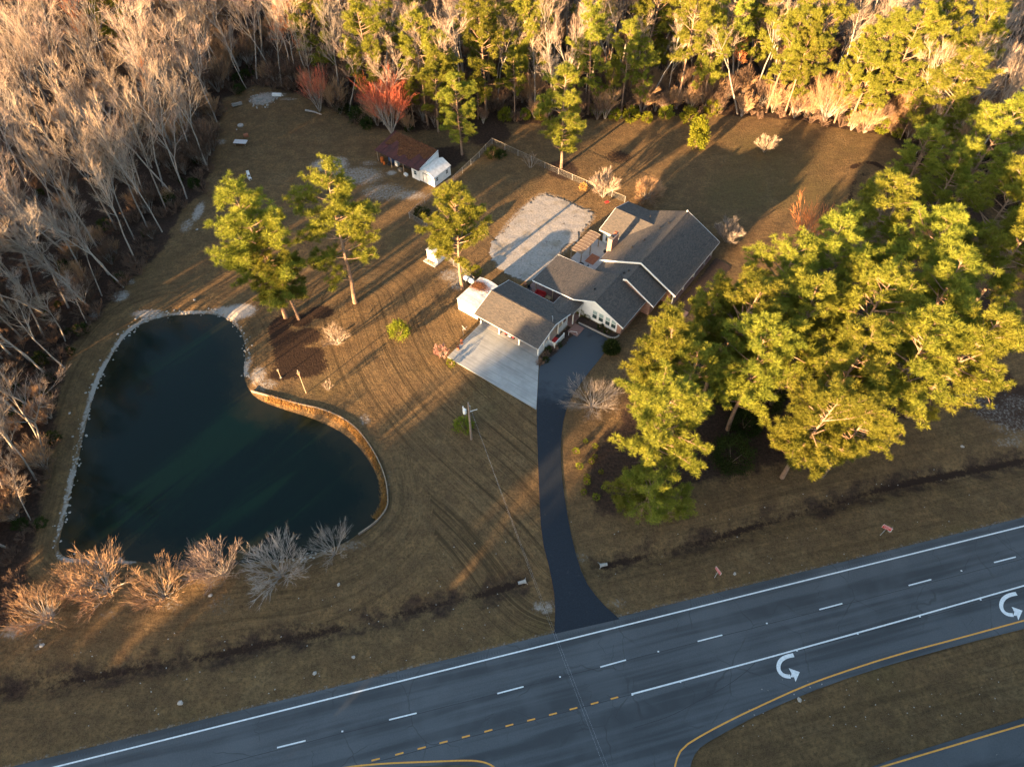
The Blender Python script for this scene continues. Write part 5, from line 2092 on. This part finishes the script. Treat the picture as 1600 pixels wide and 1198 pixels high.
vis = [(x, y, sd) for (x, y, sd) in cand if in_view(x, y, 12) or in_view(x, y, 2) or in_view(x, y, 17)]
hid = [c for c in cand if c not in set(vis)]
vis.sort(key=lambda q: (q[0] ** 2 + q[1] ** 2 + 6400) * (1.0 if q[2] > -7 else 1.6))
NIND = 290
ind, rest = vis[:NIND], vis[NIND:] + hid
print("bare trees in view", len(vis), "hidden", len(hid))
for x, y, sd in ind:
    left = x < -35
    v = rsf.randrange(10)
    if left and y < 62:
        zone = "beside the pond's lower left bank"
    elif left and y < 92:
        zone = "left of the pond's upper bank"
    elif left and y < 118:
        zone = "left of the small clearing"
    elif left:
        zone = "beyond the small clearing, upper left"
    elif x < -8:
        zone = "behind the rusty barn"
    elif x < 30:
        zone = "behind the fence and back lawn"
    elif x < 66:
        zone = "behind the back lawn's right half"
    else:
        zone = "at the picture's right edge"
    lb = "leafless tree crowded in the woods " + zone
    s = rsf.uniform(.78, 1.12) * (.85 if sd > -2.5 else 1.0) * (1.08 if y > 118 else 1.0)
    if x < -55 and y < 75:
        s *= .92
    plant_thing("bare_tree", lb, "tree", BARE[v], x, y, s, rsf.uniform(0, 6.28), "bare trees " + zone, z=0.0)
    ti = .26 if (x < -50 and y < 85) else .09
    COL.objects[-1].parent.rotation_euler = (rsf.uniform(-ti, ti), rsf.uniform(-ti, ti), rsf.uniform(0, 6.28))


def joined(name, pair):
    me = bpy.data.meshes.new(name)
    vs, fs, mi = [], [], []
    for k, p in enumerate(pair):
        o = len(vs)
        n = len(p.vertices)
        co = np.empty(n * 3, np.float32)
        p.vertices.foreach_get("co", co)
        vs += [tuple(v) for v in co.reshape(-1, 3)]
        for q in p.polygons:
            fs.append(tuple(i + o for i in q.vertices))
            mi.append(k)
    me.from_pydata(vs, [], fs)
    for p in pair:
        me.materials.append(p.materials[0])
    me.polygons.foreach_set("material_index", mi)
    at = me.attributes.new("tint", 'FLOAT', 'POINT')
    at.data.foreach_set("value", np.random.RandomState(1).rand(len(vs)).astype(np.float32))
    return me


def scatter(name, sources, pts, kind='stuff'):
    """one object: instances of the source meshes on points (x, y, z, rot, scale, index)"""
    me = bpy.data.meshes.new(name)
    me.from_pydata([p[:3] for p in pts], [], [])
    for nm, i, tp in (("rotz", 3, 'FLOAT'), ("scl", 4, 'FLOAT'), ("pick", 5, 'INT')):
        a = me.attributes.new(nm, tp, 'POINT')
        a.data.foreach_set("value", np.array([p[i] for p in pts], np.int32 if tp == 'INT' else np.float32))
    o = bpy.data.objects.new(name, me)
    COL.objects.link(o)
    ng = bpy.data.node_groups.new(name + "_scatter", 'GeometryNodeTree')
    ng.interface.new_socket("Geometry", in_out='INPUT', socket_type='NodeSocketGeometry')
    ng.interface.new_socket("Geometry", in_out='OUTPUT', socket_type='NodeSocketGeometry')
    gi = ng.nodes.new("NodeGroupInput")
    go = ng.nodes.new("NodeGroupOutput")
    jn = ng.nodes.new("GeometryNodeJoinGeometry")

    def named(nm, tp):
        n = ng.nodes.new("GeometryNodeInputNamedAttribute")
        n.data_type = tp
        n.inputs["Name"].default_value = nm
        return n.outputs["Attribute"]
    for k, src in enumerate(sources):
        so = bpy.data.objects.new(name + "_source_%d" % k, src)
        oi = ng.nodes.new("GeometryNodeObjectInfo")
        oi.inputs["Object"].default_value = so
        oi.inputs["As Instance"].default_value = True
        ip = ng.nodes.new("GeometryNodeInstanceOnPoints")
        cp = ng.nodes.new("FunctionNodeCompare")
        cp.data_type = 'INT'
        cp.operation = 'EQUAL'
        ng.links.new(named("pick", 'INT'), cp.inputs[2])
        cp.inputs[3].default_value = k
        ng.links.new(cp.outputs[0], ip.inputs["Selection"])
        ng.links.new(gi.outputs[0], ip.inputs["Points"])
        ng.links.new(oi.outputs["Geometry"], ip.inputs["Instance"])
        cx = ng.nodes.new("ShaderNodeCombineXYZ")
        ng.links.new(named("rotz", 'FLOAT'), cx.inputs[2])
        e2r = ng.nodes.new("FunctionNodeEulerToRotation")
        ng.links.new(cx.outputs[0], e2r.inputs[0])
        ng.links.new(e2r.outputs[0], ip.inputs["Rotation"])
        ng.links.new(named("scl", 'FLOAT'), ip.inputs["Scale"])
        ng.links.new(ip.outputs[0], jn.inputs[0])
    ng.links.new(jn.outputs[0], go.inputs[0])
    md = o.modifiers.new("scatter", 'NODES')
    md.node_group = ng
    o['kind'] = kind
    return o


far_src = [joined("far_bare_%d" % k, BARE[k]) for k in range(8)] + [joined("far_pine_%d" % k, PINES[k]) for k in (0, 2, 3)]
fp = []
for x, y, sd in rest:
    k = rsf.randrange(8)
    s = rsf.uniform(.8, 1.15)
    if rsf.random() < (.05 if y > 120 else .02):
        k = 8 + rsf.randrange(3)
    fp.append((x, y, 0.0, rsf.uniform(0, 6.28), s, k))

# woods across the highway (outside the picture): they shade the lower ground; the gaps let the streaks of sun through
def qcoord(x, y):
    return x * .75 - y * .66


n_belt = 0
for i in range(9000):
    x = rsf.uniform(-240, 150)
    v = rsf.uniform(-95, -38)
    X, Y = fromroad(x, v)
    q = qcoord(X, Y)
    bare, sc_ = False, (.80, .98)
    if q < -70 or q > 120:
        pr_, bare, sc_ = .10, True, (.8, 1.0)
    elif q < -41:      # young growth: low enough to let the sun over it on to the far lawn
        pr_, sc_ = (1.0, (.62, .70)) if v > -62 else (.02, (.5, .6))
    elif q < -33:
        pr_, sc_ = 1.0, (1.22, 1.42)
    elif q < -19:
        pr_, bare, sc_ = (1.0, False, (.54, .60)) if v > -60 else (.06, True, (.6, .8))
        if rsf.random() < .16:
            bare, sc_ = True, (.95, 1.15)
    elif q < -13:
        pr_, sc_ = 1.0, (1.0, 1.1)
    else:
        pr_ = 1.0
    if rsf.random() > pr_:
        continue
    if not far_enough(X, Y, 4.4):
        continue
    cells.setdefault((int(X // 3), int(Y // 3)), []).append((X, Y))
    k, s = (rsf.randrange(8) if bare else 8 + rsf.randrange(3)), rsf.uniform(*sc_)
    fp.append((X, Y, 0.0, rsf.uniform(0, 6.28), s, k))
    n_belt += 1
print("belt", n_belt, "far", len(fp))
scatter("far_woods", far_src, fp)

# brown brush of the woodland floor and edge
brush_src = []
for k in range(4):
    pl = bare_shrub(500 + k, 1.9, 9, 1.1, .03, (5, 5, 4))
    brush_src.append(joined("brush_%d" % k, pl.meshes("brush_%d" % k, M['brush'], M['brush'])))
for k in range(2):
    pl = leafy(520 + k, .9, .8, 700, .2)
    brush_src.append(joined("evergreen_brush_%d" % k, pl.meshes("evb_%d" % k, M['brush'], M['needle_dark'])))
bp_ = []
bx = np.array([rsf.uniform(-125, 120) for _ in range(9000)])
by = np.array([rsf.uniform(18, 185) for _ in range(9000)])
bs = sdist(bx, by, WOODS_POLY)
for x, y, sd in zip(bx, by, bs):
    if sd > .3 or toroad(x, y)[1] < 6:
        continue
    p = .85 if sd > -9 else .3
    if rsf.random() > p:
        continue
    k = rsf.randrange(4) if rsf.random() < .9 else 4 + rsf.randrange(2)
    bp_.append((x, y, 0.0, rsf.uniform(0, 6.28), rsf.uniform(.5, 1.25), k))
for k in range(3):
    pl = bare_shrub(540 + k, 4.6, 8, .5, .034, (7, 7, 5))
    brush_src.append(joined("thicket_%d" % k, pl.meshes("thicket_%d" % k, M['bark_grey'], M[('twig_gold', 'brush', 'brush')[k]])))
for x, y, sd in zip(bx[::-1], by[::-1], bs[::-1]):
    if sd > -.3 or sd < -45 or (y < 112 and rsf.random() < .75):
        continue
    if rsf.random() < (.55 if sd > -10 else .3) and toroad(x, y)[1] > 6:
        bp_.append((x, y, 0.0, rsf.uniform(0, 6.28), rsf.uniform(.5, 1.25), 6 + rsf.randrange(3)))
scatter("undergrowth", brush_src, bp_)

# ------------------------------------------------------------------ shrubs and single bare trees
def shrub(name, label, cat, pl, x, y, mats, sc=1.0, rz=0.0, group=None, h=0.0, size=None):
    pair = pl.meshes(name, M[mats[0]], M[mats[1]])
    if size:      # fit to the measured radius and height
        co = np.array(pl.tv)
        kr = size[0] / np.percentile(np.hypot(co[:, 0], co[:, 1]), 98)
        kz = size[1] / np.percentile(co[:, 2], 99.5)
        for me in pair:
            me.transform(Matrix.Diagonal((kr, kr, kz, 1)))
    X, Y = P(x, y, h)
    return plant_thing(name, label, cat, pair, X, Y, sc, rz, group)


shrub("bare_shrub", "large grey leafless bush beside the driveway bend", "bush", bare_shrub(601, 5.6, 22, 1.5, .030, (6, 5, 4)), 926, 634, ('bark_grey', 'twig_grey'), size=(4.3, 3.6))
shrub("bare_shrub", "sunlit leafless bush on the lawn right of the pond pines", "bush", bare_shrub(602, 4.0, 14, .8, .022, (6, 5, 4)), 527, 538, ('bark_grey', 'twig_tan'), size=(2.2, 3.4))
shrub("bare_shrub", "tiny dry bush beside the thin pole at the pond", "bush", bare_shrub(603, 1.5, 8, .6, .018, (5, 4, 3)), 513, 608, ('bark_grey', 'twig_tan'))
shrub("bare_shrub", "low spreading golden bare bush behind the house's rear ell", "bush", bare_shrub(604, 4.4, 14, 1.05), 1010, 310, ('bark_grey', 'twig_gold'), size=(3.4, 2.8))
shrub("bare_tree", "small golden bare tree at the fence near the red cart", "tree", bare_shrub(605, 4.2, 7, .8), 942, 308, ('bark_grey', 'twig_tan'))
shrub("bare_shrub", "thin bare sapling at the fence above the small rear lawn", "bush", bare_shrub(606, 2.6, 6, .8, .018, (4, 4, 3)), 829, 262, ('bark_grey', 'twig_tan'))
shrub("bare_shrub", "grey bare bush at the house's far right corner", "bush", bare_shrub(607, 3.6, 10, .8), 1134, 378, ('bark_grey', 'twig_grey'))
shrub("bare_tree", "small pale bare tree alone on the back lawn", "tree", bare_shrub(608, 3.0, 7, .8), 1194, 238, ('bark_grey', 'twig_tan'))
for k, (x, y, sz, mt, lb) in enumerate((
        (74, 968, (3.3, 4.2), 'twig_gold', "leftmost golden bare bush below the pond, alone by the picture edge"),
        (170, 922, (4.2, 5.0), 'twig_gold', "largest golden bare bush on the pond's lower left bank"),
        (258, 931, (3.4, 4.6), 'twig_gold', "golden bare bush right of the largest one on the pond's lower bank"),
        (350, 897, (3.0, 5.2), 'twig_rose', "rosy bare bush with rounded crown on the pond's lower bank"),
        (440, 898, (3.8, 4.6), 'twig_grey', "pale grey bare bush in shade on the pond's lower bank"),
        (523, 864, (2.9, 4.4), 'twig_grey', "thin grey bare bush at the pond's lower right bank, right of the others"),
        (128, 915, (2.6, 3.8), 'twig_gold', "smaller golden bush leaning out left of the largest pond bush"),
        (318, 890, (2.4, 3.0), 'twig_rose', "low rosy bush half hidden left of the rounded rosy one"))):
    shrub("bare_shrub", lb, "bush", bare_shrub(620 + k, 5.0, 17 if k != 5 else 9, 1.05, .030, (6, 5, 4)), x, y, ('bark_grey', mt), size=(sz[0] * 1.12, sz[1] * 1.05))
shrub("red_maple", "bare tree with bright red budding crown left of the barn", "tree", bare_shrub(640, 10, 10, .55, .04, (8, 7, 6)), 612, 208, ('bark_grey', 'twig_red'))
shrub("red_maple", "orange-red budding tree high in the woods near the top left", "tree", forest_bare(641, 17), 440, 30, ('bark_grey', 'twig_orange'), h=13, size=(4.2, 19))
shrub("red_maple", "orange-red budding tree at the pine clump's upper left corner", "tree", bare_shrub(642, 8, 9, .6, .035, (7, 6, 5)), 1258, 400, ('bark_grey', 'twig_orange'))
shrub("red_maple", "small red budding tree at the clearing's far right edge", "tree", bare_shrub(643, 7.5, 7, .55, .04, (6, 6, 4)), 500, 175, ('bark_grey', 'twig_red'))
shrub("red_maple", "reddish budding tree in the woods above the back lawn's right part", "tree", forest_bare(644, 15), 1165, 75, ('bark_grey', 'twig_orange'), h=10, size=(3.6, 15))
shrub("red_maple", "orange-red budding crown in the left woods near the picture's top", "tree", forest_bare(646, 17), 110, 30, ('bark_grey', 'twig_orange'), h=13, size=(3.6, 19))
shrub("red_maple", "small orange crown among the left woods above the clearing's table", "tree", forest_bare(647, 16), 225, 140, ('bark_grey', 'twig_orange'), h=13, size=(2.4, 18))
shrub("bare_tree", "broad golden drooping bare tree at the back lawn's edge", "tree", bare_shrub(645, 11, 14, .65, .035, (8, 7, 6)), 1288, 190, ('bark_grey', 'twig_gold'), size=(5.0, 9.5))
shrub("evergreen_tree", "bright yellow-green upright evergreen on the back lawn's edge", "tree", leafy(650, 1.9, 3.3, 3800, .34, cone=.45), 1087, 232, ('bark_pine', 'leaf_bush'))
shrub("evergreen_bush", "round clipped evergreen bush alone on the sunlit lawn", "bush", leafy(651, 1.45, 1.25, 3000, .17), 625, 524, ('bark_pine', 'leaf_bush'))
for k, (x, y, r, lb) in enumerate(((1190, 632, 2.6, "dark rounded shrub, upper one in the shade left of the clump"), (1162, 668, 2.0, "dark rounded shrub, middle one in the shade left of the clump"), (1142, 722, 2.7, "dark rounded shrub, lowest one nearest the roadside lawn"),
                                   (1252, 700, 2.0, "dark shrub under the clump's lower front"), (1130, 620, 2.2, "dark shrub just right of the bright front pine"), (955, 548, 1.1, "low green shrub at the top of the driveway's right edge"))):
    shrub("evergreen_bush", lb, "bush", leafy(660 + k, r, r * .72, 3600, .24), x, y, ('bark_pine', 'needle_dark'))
shrub("evergreen_bush", "leafy green creeper clump round the utility pole's foot", "bush", leafy(670, 1.3, .55, 1100, .2), 724, 668, ('bark_pine', 'leaf_bush'))
shrub("azalea", "pinkish bare azalea at the pad's left corner", "bush", bare_shrub(671, 1.7, 12, .9, .03, (6, 6, 4)), 691, 556, ('bark_grey', 'pink'))
shrub("evergreen_bush", "small green shrub at the pad's lower left corner", "bush", leafy(672, .6, .45, 500, .13), 705, 570, ('bark_pine', 'leaf_bush'))
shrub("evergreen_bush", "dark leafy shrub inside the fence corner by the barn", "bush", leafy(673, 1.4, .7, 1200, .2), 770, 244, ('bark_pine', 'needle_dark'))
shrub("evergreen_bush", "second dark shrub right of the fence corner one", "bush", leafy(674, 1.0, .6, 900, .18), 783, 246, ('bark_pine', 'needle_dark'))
shrub("evergreen_bush", "small yellow-green shrub behind the metal shed's roof", "bush", leafy(675, .8, .8, 700, .16), 744, 428, ('bark_pine', 'leaf_bush'))
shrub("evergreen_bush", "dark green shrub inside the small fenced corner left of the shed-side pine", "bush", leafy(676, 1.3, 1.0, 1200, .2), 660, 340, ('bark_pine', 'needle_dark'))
shrub("evergreen_bush", "round shrub at the white gable's left end in the planting bed", "bush", leafy(677, .6, .5, 700, .12), 908, 492, ('bark_pine', 'leaf_bush'))
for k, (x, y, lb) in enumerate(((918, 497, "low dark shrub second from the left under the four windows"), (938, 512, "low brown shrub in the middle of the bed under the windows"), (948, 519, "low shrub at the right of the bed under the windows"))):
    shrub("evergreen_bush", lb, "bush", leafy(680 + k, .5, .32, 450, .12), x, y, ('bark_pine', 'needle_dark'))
for k in range(6):
    a = 6.2 + .45 * math.sin(k * 1.7)
    b = -1.6 + k * .85
    pair = leafy(690 + k, .55, .32, 420, .12).meshes("hedge_shrub", M['brush'], M['needle_dark'] if k % 2 else M['brush'])
    X, Y = W(a, b)
    plant_thing("hedge_shrub", "low hedge shrub between carport and driveway, %s from the parking pad's end" % ORD[k], "bush", pair, X, Y, 1.0, k, "hedge shrubs beside the carport")
shrub("dry_bush", "small golden dry bush against the fence beside the gravel yard", "bush", leafy(698, .75, .5, 700, .16), 911, 295, ('bark_grey', 'reed'))
# flower bed by the driveway with small yellowing plants
fb = [(915 + 18 * math.sin(k * 2.3) + k * 1.2, 690 + k * 8) for k in range(12)]
fpair = leafy(699, .45, .35, 260, .13).meshes("bed_plant", M['brush'], M['leaf_bush'])
for k, (x, y) in enumerate(fb):
    X, Y = P(x, y)
    plant_thing("bed_plant", "small yellowing plant in the curved driveway bed, %s from the top" % ORD[k], "plant", fpair, X, Y, .7 + .3 * (k % 3) / 2, k, "plants in the driveway bed")
# evergreen edge shrubs along the back woods
epair = [leafy(700 + k, 1.5, 1.3, 1500, .26).meshes("edge_shrub", M['bark_pine'], M['leaf_bush'] if k else M['needle_dark']) for k in range(2)]
ORDL = ORD + ["seventeenth", "eighteenth"]
EDGE = ((820, 185), (845, 186), (935, 178), (960, 186), (985, 188), (1010, 190), (1040, 184), (1075, 190), (1350, 195), (1375, 205), (1400, 214), (1330, 192), (560, 190), (575, 200), (535, 175), (305, 292), (790, 188), (1112, 178))
for k, (x, y) in enumerate(EDGE):
    X, Y = P(x, y)
    plant_thing("edge_shrub", "leafy shrub at the foot of the woods, %s from the left" % ORDL[sorted(range(len(EDGE)), key=lambda i: EDGE[i][0]).index(k)], "bush", epair[0 if x in (305, 560, 575, 535) else 1], X, Y, .7 + .5 * ((k * 7) % 5) / 5, k * 1.3, "leafy shrubs along the edge of the woods")

# reeds along the bulkhead
pl = Plant(800)
for i in range(2600):
    t = pl.rs.random()
    f = t * (len(BULK) - 1)
    k = min(int(f), len(BULK) - 2)
    a, b = BULK[k], BULK[k + 1]
    dx, dy = b[0] - a[0], b[1] - a[1]
    L = math.hypot(dx, dy) + 1e-9
    dens = .35 + .65 * math.sin(t * 9 + .6) ** 2
    if pl.rs.random() > dens or t < .12 or t > .86:
        continue
    o = pl.rs.uniform(.15, .85)
    fx = f - k
    px_, py_ = a[0] + dx * fx + dy / L * -o * -1, a[1] + dy * fx + dx / L * o * -1
    base = Vector((px_, py_, WATER_Z + max(0, .3 - .25 * o)))
    for j in range(4):
        d = Vector((pl.rs.uniform(-.5, .5), pl.rs.uniform(-.5, .5), 1)).normalized()
        pl.twig(base + Vector((pl.rs.uniform(-.12, .12), pl.rs.uniform(-.12, .12), 0)), d, pl.rs.uniform(.35, .75), .04)
wm, cm = pl.meshes("reeds", M['reed'], M['reed'])
ro = put("reeds", cm)
ro['kind'] = 'stuff'

# ------------------------------------------------------------------ things lying about
tbx = thing("low_table", "pale sheet-topped low table in the upper left clearing", "table", (*P(377, 226), 0), -.1)
MB().box((0, 0, .62), (2.5, 1.25, .07)).build("tabletop", M['galv'], tbx)
for i in (-1, 1):
    for j in (-1, 1):
        MB().box((i * 1.0, j * .45, .29), (.09, .09, .58)).build("leg", M['wood'], tbx)
o = MB().lathe([(.0, .0), (.55, 0), (.6, .12), (.55, .26), (.0, .3)], 16).build("round_lid", M['stone'], None, (*P(376, 197), 0))
tag(o, "pale round concrete lid lying above the low table in the clearing", "lid")
ap = thing("trough", "white overturned trough among rubble at the clearing's top", "trough", (*P(433, 150), 0), -.1)
MB().prism([(-.95, -.3, .5), (.95, -.3, .5), (.95, .3, .5), (-.95, .3, .5)], (0, 0, -.45)).build("body", M['white'], ap)
MB().tube([(.95, 0, .5), (1.3, -.1, .1)], .05, 6).build("pipe", M['trim'], ap)
rb = thing("rust_bin", "rust-red box beside the low table in the clearing", "box", (*P(385, 214), 0), .5)
MB().box((0, 0, .3), (.8, .55, .5)).build("body", M['terracotta'], rb)
MB().box((0, 0, .57), (.86, .6, .05)).build("lid", M['terracotta'], rb)
lp = thing("brush_pile", "pinkish heap of cut logs at the clearing's upper left", "log pile", (*P(371, 165), 0), .5)
for k in range(12):
    r = random.Random(k)
    MB().tube([(-.9 + r.uniform(-.2, .2), r.uniform(-.5, .5), .12 + .14 * (k // 4)), (.9 + r.uniform(-.2, .2), r.uniform(-.5, .5), .12 + .14 * (k // 4))], .1, 6).build("log", M['bark_grey'], lp)
for k, (x, y, lb) in enumerate(((389, 275, "white plastic chair on the shaded lawn, upper of two"), (391, 281, "white plastic chair on the shaded lawn, lower of two"))):
    X, Y = P(x, y)
    chair(lb, X, Y, k * 2.0 + .4, M['trim'], group="white chairs on the lawn", z=gz1(X, Y))
rocks = [(1390, 829, .35, "pale oval stone beside the right road sign"), (1148, 896, .3, "pale stone right of the left road sign"), (1249, 1093, .4, "white stone on the median near the left turn arrow"), (282, 1098, .42, "pale stone on the verge at the lower left"),
         (492, 1051, .35, "pale stone on the verge left of centre"), (529, 913, .3, "pale stone on the lawn below the pond's right end"), (1504, 697, .35, "pale stone on the roadside lawn near the sand"), (308, 359, .3, "pale stone at the shaded lawn's left edge"),
         (304, 469, .32, "pale stone above the pond's top bank"), (552, 1026, .3, "tan stone on the verge near the road's middle"), (66, 1008, .4, "white stone by the leftmost golden bush"), (109, 646, .28, "white stone on the path left of the pond"),
         (133, 678, .3, "white stone at the pond's left water edge"), (329, 930, .35, "round pale stone below the rosy bush"), (370, 203, .25, "small pale stone left of the round lid")]
for k, (x, y, r, lb) in enumerate(rocks):
    X, Y = P(x, y)
    o = MB().rock((0, 0, r * .3), (r * .72, r * .55, r * .34), 900 + k).build("stone", M['stone'], None, (X, Y, max(gz1(X, Y), WATER_Z)))
    o.rotation_euler = (0, 0, k)
    tag(o, lb, "stone")
rub = MB()
rr = random.Random(5)
for k in range(70):
    x, y = P(408 + rr.gauss(0, 10), 157 + rr.gauss(0, 5))
    s = rr.uniform(.08, .28)
    rub.box((x, y, s * .4), (s * 1.6, s, s), rr.uniform(0, 3))
ro = rub.build("rubble", M['stone'])
tag(ro, kind='stuff')
# scraps and pebbles on the verges
scr = MB()
for k in range(170):
    u = rr.uniform(-48, 62)
    w = rr.uniform(.8, 13)
    X, Y = fromroad(u, w)
    if inside(np.array([X]), np.array([Y]), DRIVE)[0]:
        continue
    s = rr.uniform(.03, .10)
    scr.box((X, Y, gz1(X, Y) + s * .4), (s * 1.5, s, s * .6), rr.uniform(0, 3))
for k in range(60):
    X, Y = P(rr.uniform(1130, 1580), rr.uniform(1050, 1180))
    if toroad(X, Y)[1] < -10:
        s = rr.uniform(.03, .09)
        scr.box((X, Y, .0 + s * .2), (s * 1.5, s, s * .6), rr.uniform(0, 3))
so = scr.build("gravel_scraps", M['stone'])
tag(so, kind='stuff')
# fallen trunks in the wood edge
for k, (x0, y0, x1, y1, lb) in enumerate(((1100, 122, 1168, 132, "long pale fallen trunk at the foot of the back woods"), (1105, 128, 1160, 126, "second fallen trunk lying just below the longest one"), (478, 175, 503, 182, "bleached fallen trunk at the clearing's right edge"), (968, 187, 1000, 176, "fallen orange-lit trunk at the back lawn's edge"))):
    a, b = P(x0, y0), P(x1, y1)
    o = MB().tube([(a[0], a[1], .35), ((a[0] + b[0]) / 2, (a[1] + b[1]) / 2, .55), (b[0], b[1], .4)], [.22, .18, .1], 7).build("fallen_trunk", M['bark_grey'])
    tag(o, lb, "log")
# crumbled pale stones along the water's edge
stone_src = [MB().rock((0, 0, 0), (1, .8, .55), 950 + k).mesh("shore_stone_%d" % k, M['stone']) for k in range(3)]
sp_ = []
np_ = len(POND)
for i in range(np_):
    a, b = POND[i], POND[(i + 1) % np_]
    L = math.dist(a, b)
    c = ((a[0] + b[0]) / 2, (a[1] + b[1]) / 2)
    if dist_poly(np.array([c[0]]), np.array([c[1]]), BULK)[0][0] < 3 or c[1] < 35:
        continue
    nx_, ny_ = -(b[1] - a[1]) / L, (b[0] - a[0]) / L
    dens = 2 + 12 * float(vnoise(np.array([c[0]]), np.array([c[1]]), 4, 77)[0]) ** 2
    for k in range(int(L * dens)):
        t = rr.random()
        o = rr.gauss(.25, .35)
        x, y = a[0] + (b[0] - a[0]) * t, a[1] + (b[1] - a[1]) * t
        sg = 1 if not inside(np.array([x + nx_ * .3]), np.array([y + ny_ * .3]), POND)[0] else -1
        x, y = x + nx_ * o * sg, y + ny_ * o * sg
        sp_.append((x, y, max(gz1(x, y), WATER_Z), rr.uniform(0, 6), rr.uniform(.05, .2), rr.randrange(3)))
scatter("shore_stones", stone_src, sp_)
# pine straw drifted on the roofs
pl = Plant(810)
for i in range(2600):
    a = pl.rs.gauss(-9.2, .9)
    b = pl.rs.gauss(3.6, .45)
    if not (-10.1 < a < -6.4 and 0 < b < 5.4):
        continue
    t = (a + 10.2) / 3.95
    z = 2.37 + .34 * math.sin(math.pi * max(0, min(1, t))) + .02
    x, y = W(a, b)
    d = Vector((pl.rs.uniform(-1, 1), pl.rs.uniform(-1, 1), .1)).normalized()
    pl.twig(Vector((x, y, z)), d, .3, .04)
wm, cm = pl.meshes("straw_shed", M['straw_pine'], M['straw_pine'])
o = put("pine_straw", cm)
tag(o, kind='stuff')
pl = Plant(811)
for i in range(16000):
    a = pl.rs.uniform(-45.5, -35.7)
    b = pl.rs.uniform(20.3, 25.8)
    k = (b - 20.3) / 5.5
    nz = math.sin(a * .9) * .2 + math.sin(a * 2.3 + b) * .12
    if k + nz < .40 or pl.rs.random() < .25:
        continue
    z = 2.45 + (b - 20.1) / 5.8 * 1.05 + .03
    x, y = W(a, b)
    d = Vector((pl.rs.uniform(-1, 1), pl.rs.uniform(-1, 1), .12)).normalized()
    pl.twig(Vector((x, y, z)), d, .38, .06)
wm, cm = pl.meshes("straw_barn", M['straw_pine'], M['straw_pine'])
o = put("pine_straw", cm)
tag(o, kind='stuff')
